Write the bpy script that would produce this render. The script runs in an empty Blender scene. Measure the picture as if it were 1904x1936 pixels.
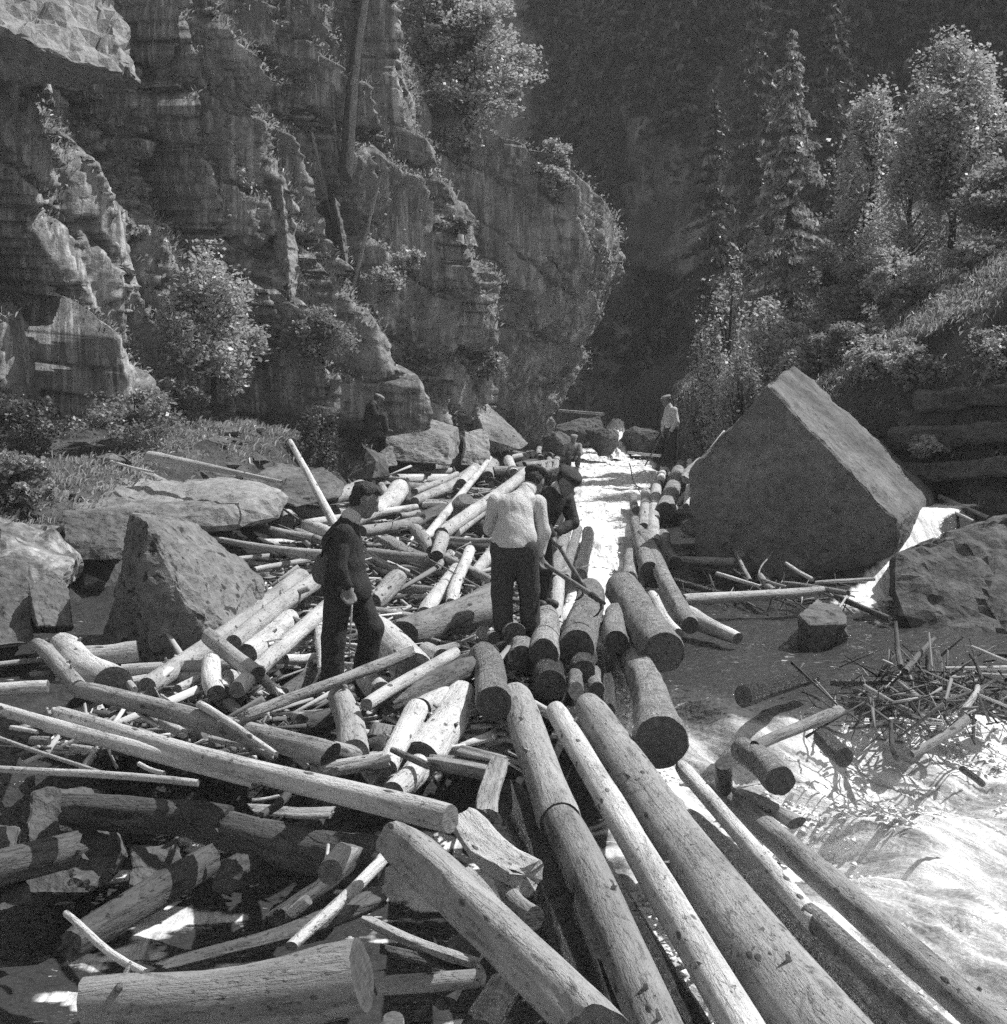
import bpy, bmesh, math, random
import numpy as np
from mathutils import Vector, Matrix

scene = bpy.context.scene
R = math.radians

# ------------------------------------------------------------------ camera
CAM_Z = 3.0
FOC = 2600.0 / 1904.0            # focal length / picture width
PITCH = math.atan((968 - 790) / 2600.0)
cam_data = bpy.data.cameras.new('camera')
cam_data.sensor_fit = 'HORIZONTAL'
cam_data.sensor_width = 36.0
cam_data.lens = 36.0 * FOC
cam_data.clip_start = 0.1
cam_data.clip_end = 2000.0
cam = bpy.data.objects.new('camera', cam_data)
scene.collection.objects.link(cam)
cam.location = (0, 0, CAM_Z)
cam.rotation_euler = (math.pi / 2 - PITCH, 0, 0)
scene.camera = cam

# ------------------------------------------------------------------ light
SUN_DIR = Vector((0.66, 0.25, 0.97)).normalized()      # towards the sun: high, right, beyond the gorge
sun_el = math.asin(SUN_DIR.z)
sun_az = math.atan2(SUN_DIR.x, SUN_DIR.y)
world = bpy.data.worlds.new('World')
scene.world = world
world.use_nodes = True
wn = world.node_tree
for n in list(wn.nodes):
    wn.nodes.remove(n)
w_out = wn.nodes.new('ShaderNodeOutputWorld')
w_bg = wn.nodes.new('ShaderNodeBackground')
w_bw = wn.nodes.new('ShaderNodeRGBToBW')               # black-and-white film
w_sky = wn.nodes.new('ShaderNodeTexSky')
w_sky.sky_type = 'NISHITA'
w_sky.sun_disc = False
w_sky.sun_elevation = sun_el
w_sky.sun_rotation = sun_az
w_sky.air_density = 1.0
w_sky.dust_density = 1.0
wn.links.new(w_sky.outputs[0], w_bw.inputs[0])
wn.links.new(w_bw.outputs[0], w_bg.inputs[0])
w_bg.inputs[1].default_value = 0.12
wn.links.new(w_bg.outputs[0], w_out.inputs[0])
sun_l = bpy.data.lights.new('sun', 'SUN')
sun_l.energy = 4.2
sun_l.angle = R(0.53)
sun_l.color = (1, 1, 1)
sun_o = bpy.data.objects.new('sun', sun_l)
scene.collection.objects.link(sun_o)
sun_o.location = (20, 20, 40)
sun_o.rotation_euler = SUN_DIR.to_track_quat('Z', 'Y').to_euler()

# ------------------------------------------------------------------ exposure / render
scene.view_settings.view_transform = 'Standard'
scene.view_settings.look = 'None'
scene.view_settings.exposure = 0.42
scene.view_settings.gamma = 1.0
scene.view_settings.use_curve_mapping = False
scene.render.engine = 'CYCLES'
cy = scene.cycles
cy.use_denoising = False
cy.use_light_tree = False
cy.adaptive_threshold = 0.03
cy.adaptive_min_samples = 20
cy.max_bounces = 4
cy.diffuse_bounces = 2
cy.glossy_bounces = 2
cy.transmission_bounces = 2
cy.transparent_max_bounces = 4
cy.sample_clamp_indirect = 4.0
cy.sample_clamp_direct = 12.0
cy.caustics_reflective = False
cy.caustics_refractive = False

C = scene.collection
rng = np.random.default_rng(11)

# ------------------------------------------------------------------ numeric noise
def _h(ix, iy, iz, s):
    n = (ix * 374761393 + iy * 668265263 + iz * 2147483647 + s * 974634777).astype(np.int64)
    n = (n ^ (n >> 13)) * 1274126177
    n = n ^ (n >> 16)
    return (n & 0xFFFFFF).astype(np.float64) / float(0xFFFFFF)

def vnoise(x, y, z, seed=0):
    x, y, z = np.broadcast_arrays(np.asarray(x, float), np.asarray(y, float), np.asarray(z, float))
    ix, iy, iz = np.floor(x).astype(np.int64), np.floor(y).astype(np.int64), np.floor(z).astype(np.int64)
    fx, fy, fz = x - ix, y - iy, z - iz
    fx, fy, fz = [f * f * f * (f * (f * 6 - 15) + 10) for f in (fx, fy, fz)]
    def c(a, b, d): return _h(ix + a, iy + b, iz + d, seed)
    x00 = c(0,0,0) * (1-fx) + c(1,0,0) * fx
    x10 = c(0,1,0) * (1-fx) + c(1,1,0) * fx
    x01 = c(0,0,1) * (1-fx) + c(1,0,1) * fx
    x11 = c(0,1,1) * (1-fx) + c(1,1,1) * fx
    return ((x00*(1-fy) + x10*fy) * (1-fz) + (x01*(1-fy) + x11*fy) * fz) * 2 - 1

def fbm(x, y, z, octv=4, seed=0, gain=0.5, ridged=False):
    a, s, t = 1.0, 0.0, 0.0
    for o in range(octv):
        f = 2.03 ** o
        n = vnoise(np.asarray(x) * f + o * 7.1, np.asarray(y) * f - o * 3.7, np.asarray(z) * f + o * 1.9, seed + o * 17)
        if ridged: n = 1 - 2 * np.abs(n)
        s = s + a * n; t += a; a *= gain
    return s / t

def cells(x, y, z, seed=0):
    """3-d Voronoi: (random value of the nearest cell, distance to 1st, distance to 2nd)"""
    x, y, z = np.broadcast_arrays(np.asarray(x, float), np.asarray(y, float), np.asarray(z, float))
    ix, iy, iz = np.floor(x).astype(np.int64), np.floor(y).astype(np.int64), np.floor(z).astype(np.int64)
    d1 = np.full(x.shape, 9.0); d2 = np.full(x.shape, 9.0); val = np.zeros(x.shape)
    for a in (-1, 0, 1):
        for b in (-1, 0, 1):
            for c in (-1, 0, 1):
                px, py, pz = ix + a, iy + b, iz + c
                dx = px + _h(px, py, pz, seed + 1) - x
                dy = py + _h(px, py, pz, seed + 2) - y
                dz = pz + _h(px, py, pz, seed + 3) - z
                d = dx*dx + dy*dy + dz*dz
                v = _h(px, py, pz, seed + 4)
                near = d < d1
                d2 = np.where(near, d1, np.minimum(d2, d))
                val = np.where(near, v, val)
                d1 = np.where(near, d, d1)
    return val, np.sqrt(d1), np.sqrt(d2)

def facets(x, y, seed=0, tilt=0.6):
    """broken planes: each 2-d Voronoi cell is a plane of its own depth and slope; returns (depth, distance to the joint)"""
    ix, iy = np.floor(x).astype(np.int64), np.floor(y).astype(np.int64); z0 = np.zeros(ix.shape, np.int64)
    d1 = np.full(x.shape, 9.0); d2 = np.full(x.shape, 9.0); out = np.zeros(x.shape)
    for a in (-1, 0, 1):
        for b in (-1, 0, 1):
            px, py = ix + a, iy + b
            dx = x - (px + _h(px, py, z0, seed + 1)); dy = y - (py + _h(px, py, z0, seed + 2))
            d = dx * dx + dy * dy
            v = _h(px, py, z0, seed + 4) - 0.5 + tilt * ((_h(px, py, z0, seed + 5) * 2 - 1) * dx + (_h(px, py, z0, seed + 6) * 0.8 - 0.48) * dy)
            near = d < d1
            d2 = np.where(near, d1, np.minimum(d2, d)); out = np.where(near, v, out); d1 = np.where(near, d, d1)
    return out, np.sqrt(d2) - np.sqrt(d1)

def sstep(a, b, x):
    t = np.clip((np.asarray(x, float) - a) / (b - a), 0, 1)
    return t * t * (3 - 2 * t)

# ------------------------------------------------------------------ object helpers
def mesh_obj(name, verts, faces, mat=None, parent=None, smooth=True):
    me = bpy.data.meshes.new(name)
    if isinstance(verts, np.ndarray) and isinstance(faces, np.ndarray):
        nv, nf, k = len(verts), len(faces), faces.shape[1]
        me.vertices.add(nv); me.vertices.foreach_set('co', np.ascontiguousarray(verts, dtype=np.float32).ravel())
        me.loops.add(nf * k); me.loops.foreach_set('vertex_index', np.ascontiguousarray(faces, dtype=np.int32).ravel())
        me.polygons.add(nf)
        me.polygons.foreach_set('loop_start', np.arange(0, nf * k, k, dtype=np.int32))
        me.polygons.foreach_set('loop_total', np.full(nf, k, dtype=np.int32))
        me.update(calc_edges=True)
        me.validate()
    else:
        me.from_pydata([tuple(v) for v in verts], [], [tuple(f) for f in faces])
        me.update()
    if smooth and len(me.polygons):
        me.polygons.foreach_set('use_smooth', np.ones(len(me.polygons), dtype=bool))
    if mat is not None:
        me.materials.append(mat)
    o = bpy.data.objects.new(name, me)
    C.objects.link(o)
    if parent is not None:
        o.parent = parent
    return o

def empty(name, loc=(0, 0, 0)):
    o = bpy.data.objects.new(name, None)
    o.empty_display_size = 0.2
    C.objects.link(o)
    o.location = loc
    return o

def tag(o, label=None, cat=None, group=None, kind=None):
    if label: o['label'] = label
    if cat: o['category'] = cat
    if group: o['group'] = group
    if kind: o['kind'] = kind
    return o

def grid_faces(nu, nv):
    i = np.arange((nu - 1) * (nv - 1))
    a = (i // (nv - 1)) * nv + i % (nv - 1)
    return np.stack([a, a + nv, a + nv + 1, a + 1], 1)

def point_attr(o, name, values):
    at = o.data.attributes.new(name, 'FLOAT', 'POINT')
    at.data.foreach_set('value', np.ascontiguousarray(values, dtype=np.float32).ravel())

# ------------------------------------------------------------------ material helper
class NT:
    def __init__(self, name):
        self.m = bpy.data.materials.new(name); self.m.use_nodes = True
        self.t = self.m.node_tree
        self.b = self.t.nodes['Principled BSDF']; self.out = self.t.nodes['Material Output']
        self.b.inputs['Roughness'].default_value = 0.8
        self.b.inputs['Specular IOR Level'].default_value = 0.3
    def n(self, typ, **kw):
        x = self.t.nodes.new(typ)
        for k, v in kw.items():
            setattr(x, k, v)
        return x
    def l(self, a, b): self.t.links.new(a, b)
    def coord(self, scale=(1, 1, 1), rot=(0, 0, 0), which='Object', loc=None):
        tc = self.n('ShaderNodeTexCoord'); mp = self.n('ShaderNodeMapping')
        mp.inputs['Scale'].default_value = scale; mp.inputs['Rotation'].default_value = rot
        self.l(tc.outputs[which], mp.inputs['Vector'])
        if loc is not None: self.l(loc, mp.inputs['Location'])
        return mp.outputs[0]
    def world(self, scale=(1, 1, 1), rot=(0, 0, 0)):
        g = self.n('ShaderNodeNewGeometry'); mp = self.n('ShaderNodeMapping')
        mp.inputs['Scale'].default_value = scale; mp.inputs['Rotation'].default_value = rot
        self.l(g.outputs['Position'], mp.inputs['Vector'])
        return mp.outputs[0]
    def noise(self, vec, scale=1.0, detail=4, rough=0.55, dist=0.0):
        x = self.n('ShaderNodeTexNoise'); x.inputs['Scale'].default_value = scale
        x.inputs['Detail'].default_value = detail; x.inputs['Roughness'].default_value = rough
        x.inputs['Distortion'].default_value = dist
        self.l(vec, x.inputs['Vector']); return x.outputs[0]
    def voro(self, vec, scale=1.0, feature='F1', out='Distance', rnd=1.0):
        x = self.n('ShaderNodeTexVoronoi', feature=feature); x.inputs['Scale'].default_value = scale
        x.inputs['Randomness'].default_value = rnd
        self.l(vec, x.inputs['Vector']); return x.outputs[out]
    def ramp(self, fac, stops):
        x = self.n('ShaderNodeValToRGB'); e = x.color_ramp.elements
        while len(e) < len(stops): e.new(0.5)
        for i, (p, v) in enumerate(stops):
            e[i].position = p; e[i].color = (v, v, v, 1)
        self.l(fac, x.inputs[0]); return x.outputs[0]
    def math(self, op, a, b=None, clamp=False):
        x = self.n('ShaderNodeMath', operation=op); x.use_clamp = clamp
        for i, q in enumerate((a, b)):
            if q is None: continue
            if isinstance(q, (int, float)): x.inputs[i].default_value = q
            else: self.l(q, x.inputs[i])
        return x.outputs[0]
    def mix(self, fac, a, b):
        x = self.n('ShaderNodeMix', data_type='RGBA')
        for i, q in ((0, fac), (6, a), (7, b)):
            if isinstance(q, (int, float)):
                x.inputs[i].default_value = q if i == 0 else (q, q, q, 1)
            else: self.l(q, x.inputs[i])
        return x.outputs[2]
    def attr(self, name):
        x = self.n('ShaderNodeAttribute'); x.attribute_name = name; return x.outputs['Fac']
    def rand(self):
        return self.n('ShaderNodeObjectInfo').outputs['Random']
    def bump(self, h, strength=0.5, dist=0.02, prev=None):
        x = self.n('ShaderNodeBump'); x.inputs['Strength'].default_value = strength
        x.inputs['Distance'].default_value = dist
        self.l(h, x.inputs['Height'])
        if prev is not None: self.l(prev, x.inputs['Normal'])
        return x.outputs[0]
    def fin(self, col, normal=None, rough=None, spec=None):
        if isinstance(col, (int, float)): self.b.inputs['Base Color'].default_value = (col, col, col, 1)
        else: self.l(col, self.b.inputs['Base Color'])
        if normal is not None: self.l(normal, self.b.inputs['Normal'])
        if rough is not None:
            if isinstance(rough, (int, float)): self.b.inputs['Roughness'].default_value = rough
            else: self.l(rough, self.b.inputs['Roughness'])
        if spec is not None: self.b.inputs['Specular IOR Level'].default_value = spec
        return self.m

M = {}
def mat_rock(name, lo, hi, lichen=0.25, streak=False, moss=False, spots=(0.45, 0.6), sscale=5.5):
    k = NT(name)
    v = k.world()
    big = k.noise(v, 0.7, 5, 0.6, 0.4)
    fine = k.noise(v, 9.0, 6, 0.7)
    c = k.ramp(big, [(0.3, lo), (0.5, (lo + hi) / 2), (0.72, hi)])
    c2 = k.ramp(fine, [(0.3, 0.55), (0.7, 1.25)])
    mul = k.n('ShaderNodeMix', data_type='RGBA', blend_type='MULTIPLY'); mul.inputs[0].default_value = 1
    k.l(c, mul.inputs[6]); k.l(c2, mul.inputs[7]); col = mul.outputs[2]
    if streak:
        s = k.noise(k.world((2.2, 2.2, 0.16)), 1.6, 5, 0.65, 0.3)
        col = k.mix(k.ramp(s, [(0.50, 0.0), (0.66, 0.65)]), col, lo * 0.45)
        s2 = k.noise(k.world((4.0, 4.0, 0.25)), 1.1, 5, 0.7, 0.6)
        col = k.mix(k.ramp(s2, [(0.50, 0.0), (0.64, 0.8)]), col, hi * 1.5)
    if lichen:
        li = k.noise(v, sscale, 3, 0.55, 0.3); n3 = k.noise(v, 1.6, 2)
        f = k.math('MULTIPLY', k.ramp(li, [(0.58, 0.0), (0.63, 1.0)]), k.ramp(n3, [(spots[0], 0.0), (spots[1], 1.0)]))
        col = k.mix(k.math('MULTIPLY', f, lichen * 3), col, lo * 0.3)
    if moss:
        g = k.n('ShaderNodeNewGeometry'); sx = k.n('ShaderNodeSeparateXYZ'); k.l(g.outputs['Normal'], sx.inputs[0])
        mm = k.noise(v, 2.4, 5, 0.7)
        f = k.math('MULTIPLY', k.ramp(sx.outputs[2], [(0.35, 0), (0.7, 1)]), k.ramp(mm, [(0.42, 0), (0.56, 1)]))
        col = k.mix(f, col, k.ramp(fine, [(0.3, 0.06), (0.7, 0.2)]))
    h = k.math('ADD', k.math('MULTIPLY', fine, 0.6), k.noise(v, 2.6, 6, 0.65))
    return k.fin(col, k.bump(h, 0.8, 0.07), 0.9, 0.2)

def mat_wood(name, lo, hi, patch=0.35, patch_c=0.08, knots=True, bark=False, rough=0.75, spec=0.25):
    k = NT(name)
    r = k.rand()
    off = k.n('ShaderNodeCombineXYZ')
    rr = k.math('MULTIPLY', r, 37.0)
    for i in range(3): k.l(rr, off.inputs[i])
    def co(s): return k.coord(s, loc=off.outputs[0])
    grain = k.noise(co((0.8, 13, 13)), 2.2, 5, 0.7, 0.6)
    big = k.noise(co((1.1, 3.4, 3.4)), 1.7, 4, 0.65, 0.5)
    fine = k.noise(co((9, 30, 30)), 2.4, 3, 0.75)
    mixed = k.math('ADD', k.math('MULTIPLY', big, 0.62), k.math('ADD', k.math('MULTIPLY', grain, 0.26), k.math('MULTIPLY', fine, 0.12)))
    col = k.ramp(mixed, [(0.34, lo), (0.46, lo * 0.45 + hi * 0.55), (0.62, hi)])
    # leftover inner bark, ragged along the grain
    pn = k.math('ADD', k.math('MULTIPLY', k.noise(co((1.3, 5.5, 5.5)), 2.2, 5, 0.75, 1.2), 0.8), k.math('MULTIPLY', fine, 0.2))
    pc = 0.67 - patch * 0.32
    pf = k.ramp(pn, [(pc, 0.0), (pc + 0.12, 0.8)])
    col = k.mix(pf, col, k.ramp(grain, [(0.3, patch_c * 0.7), (0.7, patch_c * 1.5)]))
    h = k.math('ADD', k.math('MULTIPLY', grain, 0.9), k.math('MULTIPLY', pf, 0.35))
    h = k.math('ADD', h, k.math('MULTIPLY', fine, 0.45))
    if knots:
        kv = k.n('ShaderNodeTexVoronoi'); kv.inputs['Scale'].default_value = 2.3
        k.l(co((1.7, 4.6, 4.6)), kv.inputs['Vector'])
        f = k.math('MULTIPLY', k.ramp(kv.outputs['Distance'], [(0.10, 1.0), (0.17, 0.0)]), k.ramp(kv.outputs['Color'], [(0.5, 0.0), (0.55, 1.0)]))
        col = k.mix(k.math('MULTIPLY', f, 0.85), col, 0.06)
        h = k.math('ADD', h, k.math('MULTIPLY', f, 0.7))
    sp = k.noise(co((9, 16, 16)), 2.6, 3, 0.6)
    sf = k.math('MULTIPLY', k.ramp(sp, [(0.60, 0.0), (0.68, 0.8)]), k.ramp(big, [(0.42, 1.0), (0.60, 0.15)]))
    col = k.mix(sf, col, lo * 0.4)
    h = k.math('SUBTRACT', h, k.math('MULTIPLY', sf, 0.4))
    if bark:
        rg = k.noise(co((9, 4, 4)), 2.0, 5, 0.8, 1.6)
        sc_ = k.noise(co((5, 9, 9)), 2.6, 4, 0.7, 0.8)
        t = k.math('ADD', k.math('MULTIPLY', rg, 0.55), k.math('MULTIPLY', sc_, 0.45))
        col = k.mix(k.ramp(t, [(0.40, 0.75), (0.56, 0.0)]), col, lo * 0.4)
        h = k.math('ADD', h, k.math('MULTIPLY', t, 2.4))
    # every trunk has its own tone
    tone = k.math('ADD', k.math('MULTIPLY', r, 0.5), 0.72)
    hv = k.n('ShaderNodeMix', data_type='RGBA', blend_type='MULTIPLY'); hv.inputs[0].default_value = 1
    k.l(col, hv.inputs[6]); k.l(tone, hv.inputs[7])
    return k.fin(hv.outputs[2], k.bump(h, 0.85, 0.024 if not bark else 0.05), rough, spec)

def mat_plain(name, lo, hi, scale=20, rough=0.85, bump=0.3, spec=0.2, dist=0.01, fold=0.0):
    k = NT(name); v = k.coord()
    f = k.noise(v, scale, 4, 0.6)
    h = f
    if fold:
        h = k.math('ADD', k.math('MULTIPLY', f, 0.3), k.noise(k.coord((1, 1, 0.6)), fold, 3, 0.5, 0.6))
    return k.fin(k.ramp(f, [(0.3, lo), (0.7, hi)]), k.bump(h, bump, dist), rough, spec)

def mat_leaf(name, lo, hi, trans=0.35):
    k = NT(name)
    v = k.world()
    f = k.noise(v, 3.0, 3, 0.6); g = k.n('ShaderNodeNewGeometry').outputs['Random Per Island']
    t = k.math('ADD', k.math('MULTIPLY', f, 0.5), k.math('MULTIPLY', g, 0.5))
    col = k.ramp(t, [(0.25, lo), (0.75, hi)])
    d = k.n('ShaderNodeBsdfDiffuse'); tr = k.n('ShaderNodeBsdfTranslucent'); ms = k.n('ShaderNodeMixShader')
    gl = k.n('ShaderNodeBsdfGlossy'); gl.inputs['Roughness'].default_value = 0.45
    ms2 = k.n('ShaderNodeMixShader'); ms2.inputs[0].default_value = 0.06
    ms.inputs[0].default_value = trans
    k.l(col, d.inputs[0]); k.l(col, tr.inputs[0]); k.l(d.outputs[0], ms.inputs[1]); k.l(tr.outputs[0], ms.inputs[2])
    k.l(ms.outputs[0], ms2.inputs[1]); k.l(gl.outputs[0], ms2.inputs[2])
    k.l(ms2.outputs[0], k.out.inputs['Surface'])
    return k.m

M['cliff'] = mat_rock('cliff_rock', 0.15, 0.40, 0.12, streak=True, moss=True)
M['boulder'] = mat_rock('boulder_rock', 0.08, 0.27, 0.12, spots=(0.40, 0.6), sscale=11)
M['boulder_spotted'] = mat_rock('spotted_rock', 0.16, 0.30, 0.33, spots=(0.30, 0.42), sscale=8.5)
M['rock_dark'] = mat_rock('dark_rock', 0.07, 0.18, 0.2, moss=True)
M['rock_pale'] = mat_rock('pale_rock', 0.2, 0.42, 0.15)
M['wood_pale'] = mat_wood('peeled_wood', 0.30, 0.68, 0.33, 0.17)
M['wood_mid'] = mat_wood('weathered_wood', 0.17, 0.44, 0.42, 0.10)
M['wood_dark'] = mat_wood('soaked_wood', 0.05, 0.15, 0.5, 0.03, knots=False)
M['bark'] = mat_wood('bark', 0.3, 0.64, 0.3, 0.24, bark=True)
M['bark_wet'] = mat_wood('wet_bark', 0.06, 0.16, 0.35, 0.04, bark=True, rough=0.35, spec=0.5)

def mat_cut(name, lo, hi):
    k = NT(name); r = k.rand()
    tc = k.coord((0.0, 1, 1)); ln = k.n('ShaderNodeVectorMath', operation='LENGTH'); k.l(tc, ln.inputs[0])
    wob = k.noise(k.coord((1, 4, 4)), 2.0, 3)
    d = k.math('ADD', k.math('MULTIPLY', ln.outputs[1], 95.0), k.math('MULTIPLY', wob, 6.0))
    ring = k.math('SINE', d)
    fine = k.noise(k.coord((1, 1, 1)), 30, 5, 0.7)
    c = k.ramp(k.math('ADD', k.math('MULTIPLY', ring, 0.05), fine), [(0.3, lo), (0.75, hi)])
    saw = k.noise(k.coord((1, 3, 40)), 3.0, 3)
    return k.fin(c, k.bump(k.math('ADD', saw, k.math('MULTIPLY', fine, 0.6)), 0.5, 0.012), 0.8, 0.2)
M['cut'] = mat_cut('cut_wood', 0.05, 0.13)
M['cut_pale'] = mat_cut('pale_cut_wood', 0.10, 0.26)
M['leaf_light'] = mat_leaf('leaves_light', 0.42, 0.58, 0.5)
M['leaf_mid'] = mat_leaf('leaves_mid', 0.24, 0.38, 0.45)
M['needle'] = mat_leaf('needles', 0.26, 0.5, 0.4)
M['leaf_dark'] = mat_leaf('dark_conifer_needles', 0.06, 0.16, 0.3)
M['grass'] = mat_leaf('grass_blades', 0.28, 0.58, 0.5)
M['trunk'] = mat_wood('tree_bark', 0.05, 0.13, 0.3, 0.04, knots=False, bark=True)

# ------------------------------------------------------------------ survey helper: sight line through the lens at a known distance
def P(u, v, d):
    xc = (u - 952) / 2600.0 * d
    yc = -(v - 968) / 2600.0 * d
    cp, sp = math.cos(PITCH), math.sin(PITCH)
    return np.array([xc, d * cp + yc * sp, CAM_Z - d * sp + yc * cp])

def bed(y):                       # mean level of the jam along the river
    return 0.45 + 0.035 * np.asarray(y, float)

# ------------------------------------------------------------------ ground
def ground_z(x, y):
    x = np.asarray(x, float); y = np.asarray(y, float)
    z = bed(y) - 0.95 - 0.55 * sstep(10.5, 7.5, y)
    # left bank
    xl = np.interp(y, [0, 8, 12, 16, 24, 34, 45], [-4.2, -3.9, -3.6, -4.0, -3.6, -1.6, -0.8])
    tl = np.clip(xl - x, 0, 60)
    hb = np.interp(y, [0, 8, 12, 16, 22, 27, 36, 60], [0.7, 0.8, 1.0, 1.35, 1.9, 2.3, 1.9, 2.0])
    z = z + hb * sstep(0, 2.2, tl) + 0.10 * np.clip(tl - 2.2, 0, 40)
    # right bank
    xr = np.interp(y, [0, 9, 13, 17, 22, 30, 40, 60], [7.0, 7.0, 6.9, 6.5, 5.7, 4.2, 4.6, 6.0])
    tr = np.clip(x - xr, 0, 60)
    z = z + 0.7 * sstep(0, 0.8, tr) + 0.75 * np.minimum(tr, 8.5 + 0.35 * (tr - 8.5)) * sstep(0, 2.5, tr)
    # beyond the great boulder the slope comes down to the water
    xs = np.interp(y, [20, 26, 32, 40, 60], [4.0, 4.3, 4.6, 4.7, 5.5]); t2 = np.clip(x - xs, 0, 60)
    far_ = sstep(20.8, 22.6, y + 1.6 * sstep(6.0, 6.8, x))
    hill = bed(y) - 0.95 + 2.3 * sstep(0, 0.9, t2) + 0.72 * np.minimum(t2, 10 + 0.3 * (t2 - 10))
    z = np.where(x > xs, z + (np.maximum(hill, z) - z) * far_, z)
    z = z + 0.16 * fbm(x * 0.8, y * 0.8, 0, 5, 3) + 0.10 * fbm(x * 3, y * 3, 0, 3, 9) * sstep(0, 1, tl + tr)
    z = z + 0.5 * sstep(1.5, 6, tr) * fbm(x * 0.45, y * 0.45, 2, 4, 8)
    return z

gx = np.concatenate([np.linspace(-60, -10, 50)[:-1], np.linspace(-10, 13, 250), np.linspace(13, 70, 70)[1:]])
gy = np.concatenate([np.linspace(-20, 3, 20)[:-1], np.linspace(3, 50, 330), np.linspace(50, 130, 60)[1:]])
GX, GY = np.meshgrid(gx, gy, indexing='ij')
GZ = ground_z(GX, GY)
k = NT('ground_soil'); v = k.world()
f1 = k.noise(v, 1.2, 6, 0.65); f2 = k.noise(v, 14, 5, 0.7)
gc = k.mix(k.ramp(f1, [(0.42, 0), (0.58, 1)]), k.ramp(f2, [(0.3, 0.03), (0.7, 0.09)]), k.ramp(f2, [(0.3, 0.07), (0.7, 0.18)]))
M['ground'] = k.fin(gc, k.bump(k.math('ADD', f2, f1), 0.9, 0.08), 0.95, 0.1)
ground = mesh_obj('ground', np.stack([GX, GY, GZ], -1).reshape(-1, 3), grid_faces(len(gx), len(gy)), M['ground'])
tag(ground, kind='structure')

# ------------------------------------------------------------------ cliff (left wall of the gorge)
def polyline(pts, n):
    pts = np.asarray(pts, float)
    seg = np.linalg.norm(np.diff(pts[:, :2], axis=0), axis=1)
    s = np.concatenate([[0], np.cumsum(seg)])
    t = np.linspace(0, s[-1], n)
    # soften the corners
    out = np.stack([np.interp(t, s, pts[:, i]) for i in range(pts.shape[1])], 1)
    for _ in range(6):
        out[1:-1] = 0.25 * out[:-2] + 0.5 * out[1:-1] + 0.25 * out[2:]
    return t, out

#          x      y     base z  top z
plan = [(-24.0,  6.0,  1.5,  26.0),
        (-15.0, 17.0,  2.0,  24.0),
        (-9.6,  24.5,  2.3,  21.5),
        (-6.4,  29.0,  2.6,  19.5),
        (-3.2,  33.0,  2.4,  15.2),
        (-1.1,  37.0,  2.0,  11.6),
        (0.45,  40.5,  1.2,   8.6),
        (0.95,  43.0,  0.8,   8.0),
        (-0.7,   48.0,  0.6,  10.0),
        (-6.0,  60.0,  0.6,  16.0)]
NS, NW, NTOP = 560, 330, 90
tS, pl = polyline(plan, NS)
tan = np.gradient(pl[:, :2], axis=0); tan /= np.linalg.norm(tan, axis=1)[:, None]
nrm = np.stack([tan[:, 1], -tan[:, 0]], 1)
for _ in range(40):
    nrm[1:-1] = 0.25 * nrm[:-2] + 0.5 * nrm[1:-1] + 0.25 * nrm[2:]
nrm /= np.linalg.norm(nrm, axis=1)[:, None]
tw = np.linspace(-0.06, 1, NW); tt = np.linspace(0, 1, NTOP)[1:]
S = pl[:, None, :]
zw = S[..., 2] + (S[..., 3] - S[..., 2]) * tw[None, :]
lean = 0.20 * np.clip(zw - S[..., 2], 0, 99)             # the wall leans back a little
# overhanging nose
nose = np.exp(-((tS[:, None] - tS[np.argmin(np.abs(pl[:, 1] - 41.0))]) / 4.0) ** 2)
lean = lean * (1 - 1.05 * nose) - 2.7 * nose * sstep(0.5, 6.8, zw - 1.0) + 0.5 * nose * sstep(3.0, 1.0, zw)
X = S[..., 0] - nrm[:, None, 0] * lean
Y = S[..., 1] - nrm[:, None, 1] * lean
Z = zw + 0 * X
# top slope runs back from the rim
back = tt[None, :] ** 1.15 * 16.0
X2 = X[:, -1:] - nrm[:, None, 0] * back; Y2 = Y[:, -1:] - nrm[:, None, 1] * back
Z2 = Z[:, -1:] + back * (0.35 + 0.25 * sstep(0, 9, back)) * (1 - 0.75 * nose)
Xa, Ya, Za = np.concatenate([X, X2], 1), np.concatenate([Y, Y2], 1), np.concatenate([Z, Z2], 1)
wallw = np.concatenate([np.ones_like(X), np.clip(1 - back / 3.0, 0.15, 1) + 0 * X2], 1)
foot = sstep(-0.02, 0.05, np.concatenate([tw, np.ones(len(tt))]))[None, :]
SS = np.broadcast_to(tS[:, None], Xa.shape)
warp = 0.9 * fbm(Xa * 0.35, Ya * 0.35, Za * 0.35, 3, 21)
# dipping beds: the rock steps out along planes that fall towards the river
dipw = 0.62
q = Za + dipw * SS + 1.3 * warp
def beds(q, spacing, seed, sharp):
    i = np.floor(q / spacing); f = q / spacing - i
    zero = np.zeros(q.shape, np.int64)
    a = _h(i.astype(np.int64), zero, zero, seed)
    b = _h((i + 1).astype(np.int64), zero, zero, seed)
    # proud just under the upper surface of a bed, undercut towards its foot, then a ledge
    return (0.3 + 0.7 * a) * (0.62 + 0.38 * f) * (1 - sstep(1 - sharp, 1.0, f)) + 0.15 * (0.3 + 0.7 * b) * sstep(1 - sharp, 1, f)
hw = fbm(SS * 0.5, 0, Za * 0.12, 3, 25)
rag = 0.5 * fbm(SS * 1.3, 0, Za * 0.8, 4, 27) + 0.35 * (cells(SS * 1.6, 0, Za * 0.35, 29)[0] - 0.5)
D = 2.5 * beds(q + 0.8 * hw + rag, 5.2, 5, 0.16) + 0.8 * beds(q + 0.9 * fbm(Xa * .5, Ya * .5, Za * .3, 2, 4) + 0.7 * rag, 1.9, 8, 0.16)
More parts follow.
